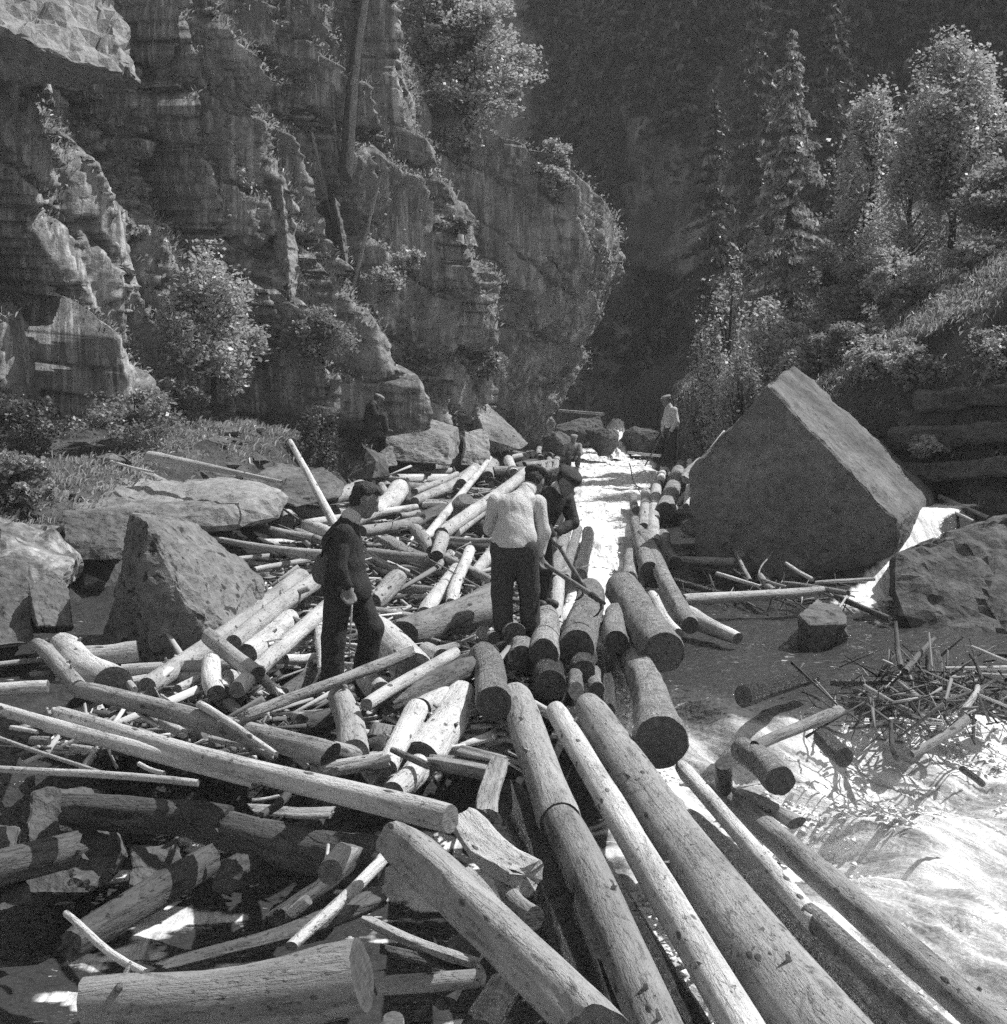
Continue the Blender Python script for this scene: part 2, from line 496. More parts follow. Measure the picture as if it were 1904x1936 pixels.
# upright joints: broken planes that stand at different depths and face different ways
act = sstep(-0.3, 0.2, fbm(SS * 0.2, 0, Za * 0.2, 2, 58))       # broken stretches between smooth faces
shear = SS + 0.30 * Za                                           # joints lean with the beds
fa, ea = facets(shear * 0.34 + 0.35 * warp, Za * 0.075 + 0.2 * warp, 31, 1.3)
D = D + 2.0 * fa - 0.5 * sstep(0.06, 0.0, ea)
fb, eb = facets(shear * 1.0 + 0.3 * warp, Za * 0.17 + 0.35 * warp, 57, 1.4)
D = D + (0.45 + 0.45 * act) * fb - 0.18 * sstep(0.06, 0.0, eb)
fc_, ec = facets(shear * 2.7 + 0.4 * warp, Za * 0.42 + 0.25 * SS + 0.4 * warp, 77, 1.5)
D = D + (0.10 + 0.24 * act) * fc_ - 0.05 * sstep(0.06, 0, ec)
fd, ed = facets(shear * 6.5, Za * 1.2 + 0.8 * SS, 79, 1.5)
D = D + (0.03 + 0.09 * act) * fd
D = D + 0.3 * fbm(Xa * 0.5, Ya * 0.5, Za * 0.28, 3, 41) + (0.015 + 0.05 * act) * fbm(SS * 4.5 + 0.3 * Za, 0, Za * 0.8, 3, 43, gain=0.6, ridged=True)
D = D * wallw * foot * (1 - 0.45 * np.concatenate([nose + 0 * X, nose + 0 * X2], 1)) - 1.2
Xd = Xa + nrm[:, None, 0] * D
Yd = Ya + nrm[:, None, 1] * D
Zd = Za + (1 - wallw) * 0.8 * fbm(Xa * 0.6, Ya * 0.6, 0, 4, 61) - 0.10 * D * wallw
cliff_V = np.stack([Xd, Yd, Zd], -1)
cliff = mesh_obj('cliff', cliff_V.reshape(-1, 3), grid_faces(NS, cliff_V.shape[1]), M['cliff'], smooth=False)
tag(cliff, kind='structure')

# normals of the wall, for what grows on it
du = np.gradient(cliff_V, axis=0); dv = np.gradient(cliff_V, axis=1)
cliff_N = np.cross(du, dv); cliff_N /= np.linalg.norm(cliff_N, axis=-1, keepdims=True) + 1e-9

from mathutils.bvhtree import BVHTree
cliff_tree = BVHTree.FromPolygons([tuple(q_) for q_ in cliff_V.reshape(-1, 3).tolist()], grid_faces(NS, cliff_V.shape[1]).tolist())
def cliff_point(u, v_):
    """where the wall stands along this sight line: (point, distance along the axis)"""
    p1 = P(u, v_, 1.0); d = Vector((p1[0], p1[1], p1[2] - CAM_Z)); ln = d.length
    hit = cliff_tree.ray_cast(Vector((0, 0, CAM_Z)), d / ln)
    if hit[0] is None:
        hit = cliff_tree.find_nearest(Vector(P(u, v_, 36.0)))
        return np.array(hit[0]), float((np.array(hit[0]) - [0, 0, CAM_Z]) @ (np.array(d) / ln) / ln)
    return np.array(hit[0]), hit[3] / ln

# ------------------------------------------------------------------ far wall of the gorge
mplan = [(-30, 74, 0, 60), (-10, 76, 0, 62), (2, 74, 0, 62), (9, 66, 0, 60), (15, 58, 0, 58), (24, 50, 0, 60), (40, 36, 0, 60), (60, 10, 0, 60)]
NM, NH = 330, 230
mS, ml = polyline(mplan, NM)
mt = np.gradient(ml[:, :2], axis=0); mt /= np.linalg.norm(mt, axis=1)[:, None]
mn = np.stack([mt[:, 1], -mt[:, 0]], 1)
mh = np.interp(ml[:, 0], [-30, 8, 16, 26, 60], [62, 60, 46, 24, 16])[:, None]
mz = -1 + (mh + 1) * np.linspace(0, 1, NH)[None, :]
mdep = 0.27 * mz + 0 * mz
MX = ml[:, 0:1] - mn[:, 0:1] * mdep; MY = ml[:, 1:2] - mn[:, 1:2] * mdep
ms_ = np.broadcast_to(mS[:, None], MX.shape)
mc, m1, m2 = cells(ms_ * 0.10, 0, mz * 0.07 + ms_ * 0.03, 91)
md, m3, m4 = cells(ms_ * 0.30, 0, mz * 0.16, 95)
mD = 4.0 * fbm(MX * 0.06, MY * 0.06, mz * 0.05, 4, 71) + 2.6 * (mc - .5) + 1.0 * (md - .5) + 0.8 * fbm(ms_ * 0.5, 0, mz * 0.3, 4, 73, ridged=True)
MX = MX + mn[:, 0:1] * mD; MY = MY + mn[:, 1:2] * mD
k = NT('far_slope'); v = k.world()
a = k.noise(k.world((1.3, 1.3, 0.6)), 0.22, 6, 0.7); b = k.noise(v, 1.4, 6, 0.7)
fc = k.mix(k.ramp(a, [(0.46, 0), (0.56, 1)]), k.ramp(b, [(0.3, 0.06), (0.7, 0.16)]), k.ramp(b, [(0.3, 0.2), (0.7, 0.42)]))
M['far'] = k.fin(fc, k.bump(b, 0.8, 0.4), 0.95, 0.05)
far_V = np.stack([MX, MY, mz], -1)
mountain = mesh_obj('mountain_slope', far_V.reshape(-1, 3), grid_faces(NM, NH), M['far'], smooth=False)
tag(mountain, kind='structure')
fdu = np.gradient(far_V, axis=0); fdv = np.gradient(far_V, axis=1)
far_N = np.cross(fdu, fdv); far_N /= np.linalg.norm(far_N, axis=-1, keepdims=True) + 1e-9

# ------------------------------------------------------------------ boulders
def rock(name, pts, mat, label=None, group=None, cuts=5, amp=0.05, seed=0, flat=True, kind=None, parent=None, ridge=0.0, fine=22.0, chip=0.0):
    """convex block through the given corners, subdivided and weathered"""
    pts = np.asarray(pts, float)
    c = pts.mean(0)
    bm = bmesh.new()
    for p in pts: bm.verts.new(p - c)
    r = bmesh.ops.convex_hull(bm, input=bm.verts)
    bmesh.ops.delete(bm, geom=[g for g in r['geom_interior'] if isinstance(g, bmesh.types.BMVert)], context='VERTS')
    bmesh.ops.dissolve_limit(bm, angle_limit=R(4), verts=bm.verts, edges=bm.edges)
    size = max(pts.max(0) - pts.min(0))
    if not chip and size > 0.9: chip, fine, cuts = 0.03, 34.0, 7
    bmesh.ops.bevel(bm, geom=list(bm.edges), offset=size * 0.008, segments=1, affect='EDGES')
    bmesh.ops.triangulate(bm, faces=bm.faces)
    for _ in range(cuts):
        L = size / fine
        long_e = [e for e in bm.edges if e.calc_length() > L]
        if not long_e: break
        bmesh.ops.subdivide_edges(bm, edges=long_e, cuts=1)
        bmesh.ops.triangulate(bm, faces=[f for f in bm.faces if len(f.verts) > 3])
    bm.normal_update()
    co = np.array([v.co[:] for v in bm.verts]); no = np.array([v.normal[:] for v in bm.verts])
    w = co + c + seed * 13.7
    f = 1.0 / (size * 0.22)
    d = amp * size * (fbm(w[:, 0] * f, w[:, 1] * f, w[:, 2] * f, 4, seed) * 0.8)
    cv, a1, a2 = cells(w[:, 0] * f * 1.2, w[:, 1] * f * 1.2, w[:, 2] * f * 1.2, seed + 5)
    d = d + amp * size * 0.5 * (cv - 0.5) + ridge * fbm(w[:, 0] * 2, w[:, 1] * 2, w[:, 2] * 9, 3, seed + 9)
    if chip:
        # chipped arrises and shallow cracks
        w2 = w / size
        d = d - chip * size * np.clip(fbm(w2[:, 0] * 7, w2[:, 1] * 7, w2[:, 2] * 7, 4, seed + 21, gain=0.6), 0, 1)
        d = d + chip * size * 0.25 * fbm(w2[:, 0] * 26, w2[:, 1] * 26, w2[:, 2] * 26, 3, seed + 33)
    co = co + no * d[:, None]
    for v, p in zip(bm.verts, co): v.co = p
    me = bpy.data.meshes.new(name); bm.to_mesh(me); bm.free()
    me.materials.append(mat)
    o = bpy.data.objects.new(name, me); C.objects.link(o); o.location = c
    if parent: o.parent = parent
    if label: tag(o, label, 'rock', group)
    if kind: o['kind'] = kind
    return o

# the great tilted block on the right
FD = 17.6
rock('boulder', [P(1453, 724, FD), P(1300, 893, FD + .2), P(1308, 985, FD + .3), P(1330, 1180, FD + .6), P(1560, 1190, FD + .6), P(1690, 1080, FD + .5), P(1702, 985, FD - .2),
                 P(1502, 688, FD + 3.4), P(1772, 932, FD + 2.8), P(1760, 1080, FD + 2.6), P(1340, 900, FD + 4), P(1420, 1080, FD + 4), P(1700, 1080, FD + 3)],
     M['boulder'], 'huge tilted grey boulder with a sunlit slanting slab top, right of the chute', amp=0.012, seed=3, cuts=8, ridge=0.012, fine=58.0, chip=0.022)
# the spotted boulder on the left
rock('boulder', [P(246, 968, 12.6), P(275, 985, 12.2), P(195, 1212, 12.9), P(205, 1330, 13.1), P(300, 1330, 12.6), P(440, 1330, 12.6), P(395, 1000, 13.8), P(372, 985, 13.7),
                 P(497, 1092, 13.8), P(495, 1150, 13.5), P(275, 1095, 12.15), P(360, 1155, 12.2), P(430, 1192, 12.5), P(260, 980, 14.2), P(300, 1300, 14.6), P(490, 1300, 14.4)],
     M['boulder_spotted'], 'dark-spotted wedge-shaped grey boulder left of the man in the jacket', amp=0.022, seed=8, cuts=8, fine=50.0, chip=0.035)
# blocks below the cliff, centre
rock('boulder', [P(735, 800, 33), P(760, 778, 34.5), P(795, 780, 35), P(868, 806, 34.5), P(850, 822, 32.6), P(835, 850, 32.3), P(728, 835, 32.4), P(724, 870, 32.2), P(850, 880, 32), P(870, 860, 34), P(760, 860, 35)],
     M['rock_pale'], 'broad flat-topped pale boulder at the cliff foot, right of the seated man', amp=0.02, seed=12)
rock('boulder', [P(905, 765, 36.5), P(918, 757, 37), P(1000, 838, 36), P(905, 790, 35.6), P(920, 830, 35.2), P(985, 850, 35.5), P(880, 800, 36.2), P(900, 860, 35.6), P(930, 850, 38), P(985, 840, 38)],
     M['rock_pale'], 'sharp pointed pale slab leaning by the dark rock pillar', amp=0.015, seed=15)
rock('boulder', [P(878, 815, 34.4), P(918, 808, 34.8), P(928, 850, 34), P(880, 850, 33.8), P(870, 880, 33.6), P(925, 880, 33.7), P(900, 860, 35.6)],
     M['rock_pale'], 'squat split block between the flat-topped boulder and the pointed slab', amp=0.03, seed=16)
rock('rock', [P(655, 905, 28.6), P(690, 845, 29), P(712, 870, 28.2), P(705, 905, 28), P(730, 860, 30), P(660, 900, 30), P(740, 900, 29.5)],
     M['boulder'], 'smooth grey triangular slab standing up behind the jacketed man', amp=0.01, seed=17)
rock('rock', [P(705, 860, 30.6), P(742, 840, 31), P(752, 880, 30.2), P(712, 885, 30), P(740, 860, 32), P(700, 880, 32)],
     M['boulder'], 'small grey slab wedged right of the triangular slab', amp=0.015, seed=18)
rock('rock', [P(470, 905, 24.5), P(520, 875, 25.5), P(610, 880, 25), P(655, 915, 24), P(640, 940, 23.2), P(480, 935, 23.4), P(560, 960, 23), P(640, 925, 26), P(480, 920, 26)],
     M['boulder'], 'low rounded rock on the bank beside the upright pole', amp=0.03, seed=19)
# flat ledges on the left bank
rock('rock_ledge', [P(-40, 905, 21), P(200, 900, 21.5), P(430, 905, 21.5), P(540, 935, 20), P(430, 962, 19), P(-60, 962, 18.6), P(-40, 1010, 18.4), P(420, 1000, 18.8), P(520, 985, 19.6), P(-60, 930, 24), P(500, 930, 23)],
     M['rock_pale'], 'long flat rock ledge across the left bank above the spotted boulder', amp=0.016, seed=22, ridge=0.05)
rock('rock', [P(115, 965, 17.2), P(255, 960, 17.4), P(240, 1035, 16.8), P(120, 1020, 16.8), P(130, 1060, 16.7), P(240, 1060, 16.7), P(180, 960, 18.6), P(250, 1030, 18.6)],
     M['boulder'], 'plain grey block under the ledge, left of the spotted boulder', amp=0.015, seed=23)
rock('rock', [P(55, 1115, 12.6), P(85, 1085, 13), P(130, 1110, 12.8), P(140, 1185, 12.4), P(70, 1185, 12.2), P(60, 1200, 13), P(135, 1195, 13.4)],
     M['boulder'], 'rough cubic stone low at the left edge', amp=0.03, seed=24)
rock('rock', [P(-30, 1060, 13.2), P(45, 1060, 13.4), P(70, 1120, 12.8), P(60, 1220, 12.2), P(-30, 1230, 12), P(0, 1070, 15), P(60, 1150, 15)],
     M['rock_dark'], 'dark cracked rock at the far left edge', amp=0.04, seed=25)
rock('rock', [P(-40, 985, 15.5), P(90, 1000, 15.8), P(150, 1045, 15.4), P(130, 1080, 14.8), P(-40, 1075, 14.6), P(-20, 1130, 14.4), P(120, 1130, 14.6), P(60, 1030, 17.5), P(150, 1080, 17.4)],
     M['cliff'], 'mossy hump of rock on the left bank', amp=0.05, seed=26)
# right
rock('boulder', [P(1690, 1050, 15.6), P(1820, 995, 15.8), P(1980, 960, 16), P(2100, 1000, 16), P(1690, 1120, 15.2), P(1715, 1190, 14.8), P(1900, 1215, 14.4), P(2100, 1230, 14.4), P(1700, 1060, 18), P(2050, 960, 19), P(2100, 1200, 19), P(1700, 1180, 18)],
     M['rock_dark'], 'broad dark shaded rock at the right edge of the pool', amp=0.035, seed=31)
rock('rock', [P(1510, 1165, 13.6), P(1545, 1130, 15), P(1590, 1145, 14.6), P(1600, 1178, 13.6), P(1530, 1180, 13.4), P(1500, 1235, 14), P(1600, 1235, 14.5), P(1535, 1250, 13.5)],
     M['boulder'], 'low flat stone breaking the surface of the pool', amp=0.03, seed=32)
for i, (u, v_, d, s, lab) in enumerate([(1100, 815, 41, 0.9, 'dark rounded rock beside the foot of the rock pillar'), (1135, 835, 40, .7, 'dark low rock left of the far cascade'),
                              (1215, 835, 42, .8, 'dark rock right of the far cascade'), (1060, 838, 39, .6, 'small rock under the rock pillar')]):
    c = P(u, v_, d); a = rng.normal(size=(16, 3)); a /= np.linalg.norm(a, axis=1)[:, None]
    rock('rock', c + a * np.array([s, s, s * .65]), M['rock_dark'], lab, amp=0.04, seed=40 + i, cuts=4)
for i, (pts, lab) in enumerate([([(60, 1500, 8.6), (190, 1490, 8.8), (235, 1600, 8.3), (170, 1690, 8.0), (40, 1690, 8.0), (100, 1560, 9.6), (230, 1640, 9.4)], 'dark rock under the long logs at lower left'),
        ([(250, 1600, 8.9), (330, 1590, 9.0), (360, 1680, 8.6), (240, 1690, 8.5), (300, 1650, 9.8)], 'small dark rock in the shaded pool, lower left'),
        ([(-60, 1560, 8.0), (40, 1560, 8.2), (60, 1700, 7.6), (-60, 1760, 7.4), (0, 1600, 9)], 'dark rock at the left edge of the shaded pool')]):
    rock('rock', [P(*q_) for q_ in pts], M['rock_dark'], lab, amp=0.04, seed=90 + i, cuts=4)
# loose stones on the left bank
srng = np.random.default_rng(4)
for i in range(46):
    y_ = srng.uniform(15.5, 33); x_ = np.interp(y_, [15, 24, 34], [-4.6, -5.0, -2.4]) - abs(srng.normal(0, 1.6)); s_ = srng.uniform(0.10, 0.34)
    if not (-0.40 < x_ / y_ < 0): continue
    a = srng.normal(size=(12, 3)); a /= np.linalg.norm(a, axis=1)[:, None]
    rock('stone', np.array([x_, y_, float(ground_z(x_, y_)) + s_ * 0.15]) + a * np.array([s_ * srng.uniform(.8, 1.6), s_, s_ * srng.uniform(.4, .8)]), M[['boulder', 'rock_dark', 'rock_pale'][i % 3]],
         'loose stone lying among the grass of the left bank', 'loose stones on the left bank', cuts=3, amp=0.05, seed=200 + i)
# layered rock wall above the right bank
wall = empty('rock_wall', P(1800, 900, 20)); tag(wall, 'dark layered rock wall under the grassy slope at right', 'rock wall')
wrng = np.random.default_rng(8)
for i in range(7):
    v0 = 742 + i * 34; v1 = v0 + 40
    off = wrng.uniform(-0.25, 0.35) + (0.35 if i % 2 else 0.0); u0 = 1690 + wrng.uniform(-15, 40) - i * 3
    tilt = -22
    pts = []
    for u_, dd in ((u0, 20.6), (1800, 20.0), (1990, 19.2), (2200, 18.6)):
        tl_ = tilt * (u_ - 1700) / 300.0
        pts += [P(u_, v0 + tl_, dd + off), P(u_, v1 + tl_, dd + off + wrng.uniform(-.1, .2)), P(u_, v0 + tl_, dd + 4.2), P(u_, v1 + tl_, dd + 4.2)]
    r_ = rock('rock_layer', np.array(pts), M['rock_dark'], amp=0.010, seed=330 + i, ridge=0.05, cuts=6, fine=44.0, chip=0.014)
    r_.parent = wall; r_.location = r_.location - wall.location
# sunlit slab capping the near end of the cliff
rock('rock_slab', [P(-60, -90, 22.6), P(170, -60, 24.2), P(262, 146, 22.8), P(215, 140, 22.2), P(140, 122, 21.6), P(20, 66, 20.8), P(-60, 40, 20.6), P(262, 170, 26), P(0, 150, 25), P(-60, 20, 27), P(190, -40, 28)],
     M['rock_pale'], 'bright sunlit slab high at the upper left corner', amp=0.055, seed=51, ridge=0.22, cuts=7)

# ------------------------------------------------------------------ river
wx = np.concatenate([np.linspace(-5, -1, 60)[:-1], np.linspace(-1, 7.5, 250), np.linspace(7.5, 12, 30)[1:]])
wy = np.concatenate([np.linspace(2.0, 5, 40)[:-1], np.linspace(5, 12.6, 230)[:-1], np.linspace(12.6, 20, 130)[:-1], np.linspace(20, 60, 260)])
WX, WY = np.meshgrid(wx, wy, indexing='ij')
up = bed(WY) - 0.17 - 0.06 * sstep(2.0, 3.5, WX) * sstep(20, 16, WY)
lip = 11.35 + 0.25 * np.sin(WX * 1.7) + 0.35 * fbm(WX * 0.9, WY * 0, 0, 2, 5)
low = 0.10 + 0.10 * sstep(2.0, 0.8, WX) - 0.35 * sstep(0.9, -0.2, WX) + 0.02 * (WY - 8)
t = sstep(-1.5, 0.15, WY - lip)
WZ = low + (up - low) * t
xc = np.interp(WY, [11, 14, 18, 24, 32, 42, 60], [0.9, 1.05, 1.3, 1.78, 2.6, 3.3, 3.5])
hw = np.interp(WY, [11, 14, 18, 24, 32, 42, 60], [0.35, 0.40, 0.50, 0.62, 0.95, 1.2, 0.8])
edge = 0.15 * fbm(WX * 2, WY * 0.8, 0, 3, 14)
chute = sstep(1.25, 0.85, np.abs(WX - xc + edge) / hw) * sstep(10.8, 12.0, WY) * sstep(50, 44, WY)
spill = sstep(0.0, -0.35, WY - lip + 0.35 * fbm(WX * 1.3, WY * 1.0, 0, 4, 3)) * sstep(0.45, 1.0, WX + 0.15 * fbm(WX, WY * 2, 1, 3, 6))
side = sstep(0.5, 0.12, np.abs(WX - 4.45 - 0.65 * (WY - 16.6) + 0.2 * fbm(WX * 2, WY * 2, 0, 3, 2))) * sstep(15.4, 16.6, WY) * sstep(20.5, 19.8, WY)    # little spill beside the great boulder
brk = fbm(WX * 0.75 + WY * 0.3, WY * 0.6, 4.2, 4, 19)
foam = np.clip(chute + spill * (1.0 - 0.5 * sstep(0.05, 0.45, brk)) + side, 0, 1)
pit = sstep(1.0, 0.3, WX) * sstep(10.8, 10.2, WY)
foam = np.clip(foam + pit * 0.95 * sstep(0.05, 0.36, fbm(WX * 1.4, WY * 2.6, 7, 4, 23)), 0, 1)
# waves: drawn out along the current
a, b = 0.62, 0.78                                     # rapids run right and towards the viewer
sl = WX * a - WY * b; st = WX * b + WY * a
rap = sstep(0.3, -0.8, WY - lip) * sstep(0.5, 1.2, WX)
w1 = 0.19 * fbm(sl * 0.7, st * 1.8, 0, 3, 31) + 0.085 * fbm(sl * 1.3, st * 4.6, 3, 4, 33, gain=0.55) + 0.03 * fbm(sl * 4, st * 11, 3, 3, 35)
# curling steps of the fall
w1 = w1 + 0.09 * np.sin(sl * 2.3 + 2.2 * fbm(st * 0.9, sl * 0.3, 0, 2, 37)) * sstep(0, 2, lip - WY)
w2 = 0.07 * fbm(WX * 2.6, WY * 0.6, 0, 3, 41) + 0.028 * fbm(WX * 6, WY * 1.2, 2, 3, 43) + 0.025 * np.sin(WY * 2.1 + 2 * fbm(WX * 1.5, WY * .5, 0, 2, 44))
w3 = 0.022 * fbm(WX * 2.4, WY * 5.0, 0, 3, 47) + 0.006 * fbm(WX * 14, WY * 20, 0, 2, 49)
WZ = WZ + w1 * rap + chute * (w2 + 0.05) + (1 - rap) * (1 - chute) * w3
WZ = WZ + 0.8 * sstep(1.3, 0.3, np.abs(WX - 4.45 - 0.65 * (WY - 16.6))) * sstep(16.8, 19.0, WY) + side * 0.6 * w2

k = NT('river_water')
fo = k.attr('foam')
gg = k.n('ShaderNodeNewGeometry'); 
def flow(rotz, s):
    mp = k.n('ShaderNodeMapping'); mp.vector_type = 'TEXTURE'
    mp.inputs['Rotation'].default_value = (0, 0, rotz); mp.inputs['Scale'].default_value = s
    k.l(gg.outputs['Position'], mp.inputs['Vector']); return mp.outputs[0]
rapv = k.attr('rapids')
n_r = k.noise(flow(math.atan2(-0.78, 0.62), (0.62, 0.085, 0.3)), 1.0, 5, 0.62, 0.4)
n_c = k.noise(flow(-math.pi / 2, (0.62, 0.09, 0.3)), 1.0, 5, 0.62, 0.4)
nn = k.n('ShaderNodeMix', data_type='FLOAT'); k.l(rapv, nn.inputs[0]); k.l(n_c, nn.inputs[2]); k.l(n_r, nn.inputs[3]); nn = nn.outputs[0]
fine = k.noise(k.world((1, 1, 1)), 26, 4, 0.7)
# broken edge of the foam: drops and lace instead of a soft border
m = k.math('ADD', k.math('MULTIPLY', fo, 2.05), k.math('SUBTRACT', k.math('ADD', k.math('MULTIPLY', nn, 1.3), k.math('MULTIPLY', fine, 0.35)), 1.42))
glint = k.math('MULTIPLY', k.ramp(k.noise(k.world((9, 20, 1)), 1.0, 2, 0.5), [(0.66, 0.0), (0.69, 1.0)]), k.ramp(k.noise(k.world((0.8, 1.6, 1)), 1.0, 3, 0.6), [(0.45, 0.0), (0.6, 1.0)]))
m = k.math('ADD', m, k.math('MULTIPLY', glint, 0.9))      # sun glints on the pool, painted into the water colour as white flecks
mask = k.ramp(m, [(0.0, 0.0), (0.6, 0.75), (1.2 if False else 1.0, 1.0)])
fcol = k.ramp(k.math('ADD', k.math('MULTIPLY', nn, 0.75), k.math('MULTIPLY', fine, 0.25)), [(0.34, 0.34), (0.44, 0.68), (0.56, 0.92)])
deep = k.n('ShaderNodeMix', data_type='FLOAT'); k.l(rapv, deep.inputs[0]); deep.inputs[2].default_value = 0.06; deep.inputs[3].default_value = 0.2
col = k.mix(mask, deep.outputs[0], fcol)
hr = k.math('ADD', nn, k.math('MULTIPLY', fine, 0.3))
nb = k.bump(hr, 0.6, 0.045)
ripple = k.math('ADD', k.noise(k.world((1.0, 2.2, 1)), 5.0, 3, 0.6), k.math('MULTIPLY', k.noise(k.world((1, 1.6, 1)), 16, 2, 0.5), 0.3))
rb = k.bump(ripple, 0.9, 0.065)
nm = k.n('ShaderNodeMix', data_type='VECTOR'); k.l(mask, nm.inputs[0]); k.l(rb, nm.inputs[4]); k.l(nb, nm.inputs[5])
rg = k.n('ShaderNodeMix', data_type='FLOAT'); k.l(mask, rg.inputs[0]); rg.inputs[2].default_value = 0.04; rg.inputs[3].default_value = 0.75
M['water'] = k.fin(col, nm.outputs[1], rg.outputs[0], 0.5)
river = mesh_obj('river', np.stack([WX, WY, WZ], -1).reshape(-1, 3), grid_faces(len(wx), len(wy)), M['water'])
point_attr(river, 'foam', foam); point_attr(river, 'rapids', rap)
tag(river, kind='structure')

# white cascade that feeds the chute, half hidden in spray
cu, cv_ = np.meshgrid(np.linspace(0, 1, 60), np.linspace(0, 1, 90), indexing='ij')
pb, pt = P(1165, 868, 41.0), P(1166, 792, 44.5)
cxw = (0.42 + 0.55 * cv_ ** 2 * 0.6) * (cu - 0.5) * 2
drop = cv_ ** 0.85
CX = pt[0] + (pb[0] - pt[0]) * cv_ + cxw * (0.8 + 0.3 * fbm(cu * 3, cv_ * 4, 0, 2, 3))
CY = pt[1] + (pb[1] - pt[1]) * drop - 0.35 * (1 - (2 * cu - 1) ** 2) + 0.16 * fbm(cu * 8, cv_ * 5, 1, 4, 6, ridged=True)
CZ = pt[2] + (pb[2] - pt[2]) * drop + 0.12 * fbm(cu * 7, cv_ * 9, 2, 4, 8) - 0.5 * np.abs(2 * cu - 1) ** 3
fall = mesh_obj('cascade', np.stack([CX, CY, CZ], -1).reshape(-1, 3), grid_faces(60, 90), M['water'])
point_attr(fall, 'foam', np.clip(1.05 - 0.5 * np.abs(2 * cu - 1) ** 3 - 0.35 * sstep(0.5, 0, cv_), 0, 1)); point_attr(fall, 'rapids', 0 * cu)
tag(fall, kind='structure')

# flecks of foam and spray thrown up by the rapids: nobody could count them
qrng = np.random.default_rng(3)
cand = np.argwhere((foam > 0.75) & (WY < 46) & (((WX > 0.7) & (WY < 12)) | ((chute > 0.7) & (np.random.default_rng(1).random(WX.shape) < 0.08))))
cand = cand[qrng.choice(len(cand), 14000)]
fp = np.stack([WX[cand[:, 0], cand[:, 1]], WY[cand[:, 0], cand[:, 1]], WZ[cand[:, 0], cand[:, 1]]], 1)
hgt = np.abs(qrng.normal(0, 0.035, len(fp))) + 0.25 * (qrng.random(len(fp)) < 0.05) * qrng.random(len(fp))
fp = fp + np.stack([qrng.normal(0, .03, len(fp)), qrng.normal(0, .03, len(fp)), hgt], 1)
sz = qrng.uniform(0.004, 0.016, len(fp)) * (1 + 0.02 * fp[:, 1])
tet = np.array([(1, 1, 1), (1, -1, -1), (-1, 1, -1), (-1, -1, 1)], float)
stretch = np.array([1.4, 1.4, 0.7])
FVv = (fp[:, None] + tet[None] * (sz[:, None] * stretch[None])[:, None] * qrng.uniform(0.5, 1.3, (len(fp), 4, 1))).reshape(-1, 3)
FF = (np.array([(0, 1, 2), (0, 3, 1), (0, 2, 3), (1, 3, 2)])[None] + 4 * np.arange(len(fp))[:, None, None]).reshape(-1, 3)
k = NT('spray'); M['spray'] = k.fin(0.85, None, 0.5, 0.4)
o = mesh_obj('spray', FVv, FF, M['spray']); tag(o, 'white flecks of spray over the chute and the rapids', 'spray', kind='stuff')

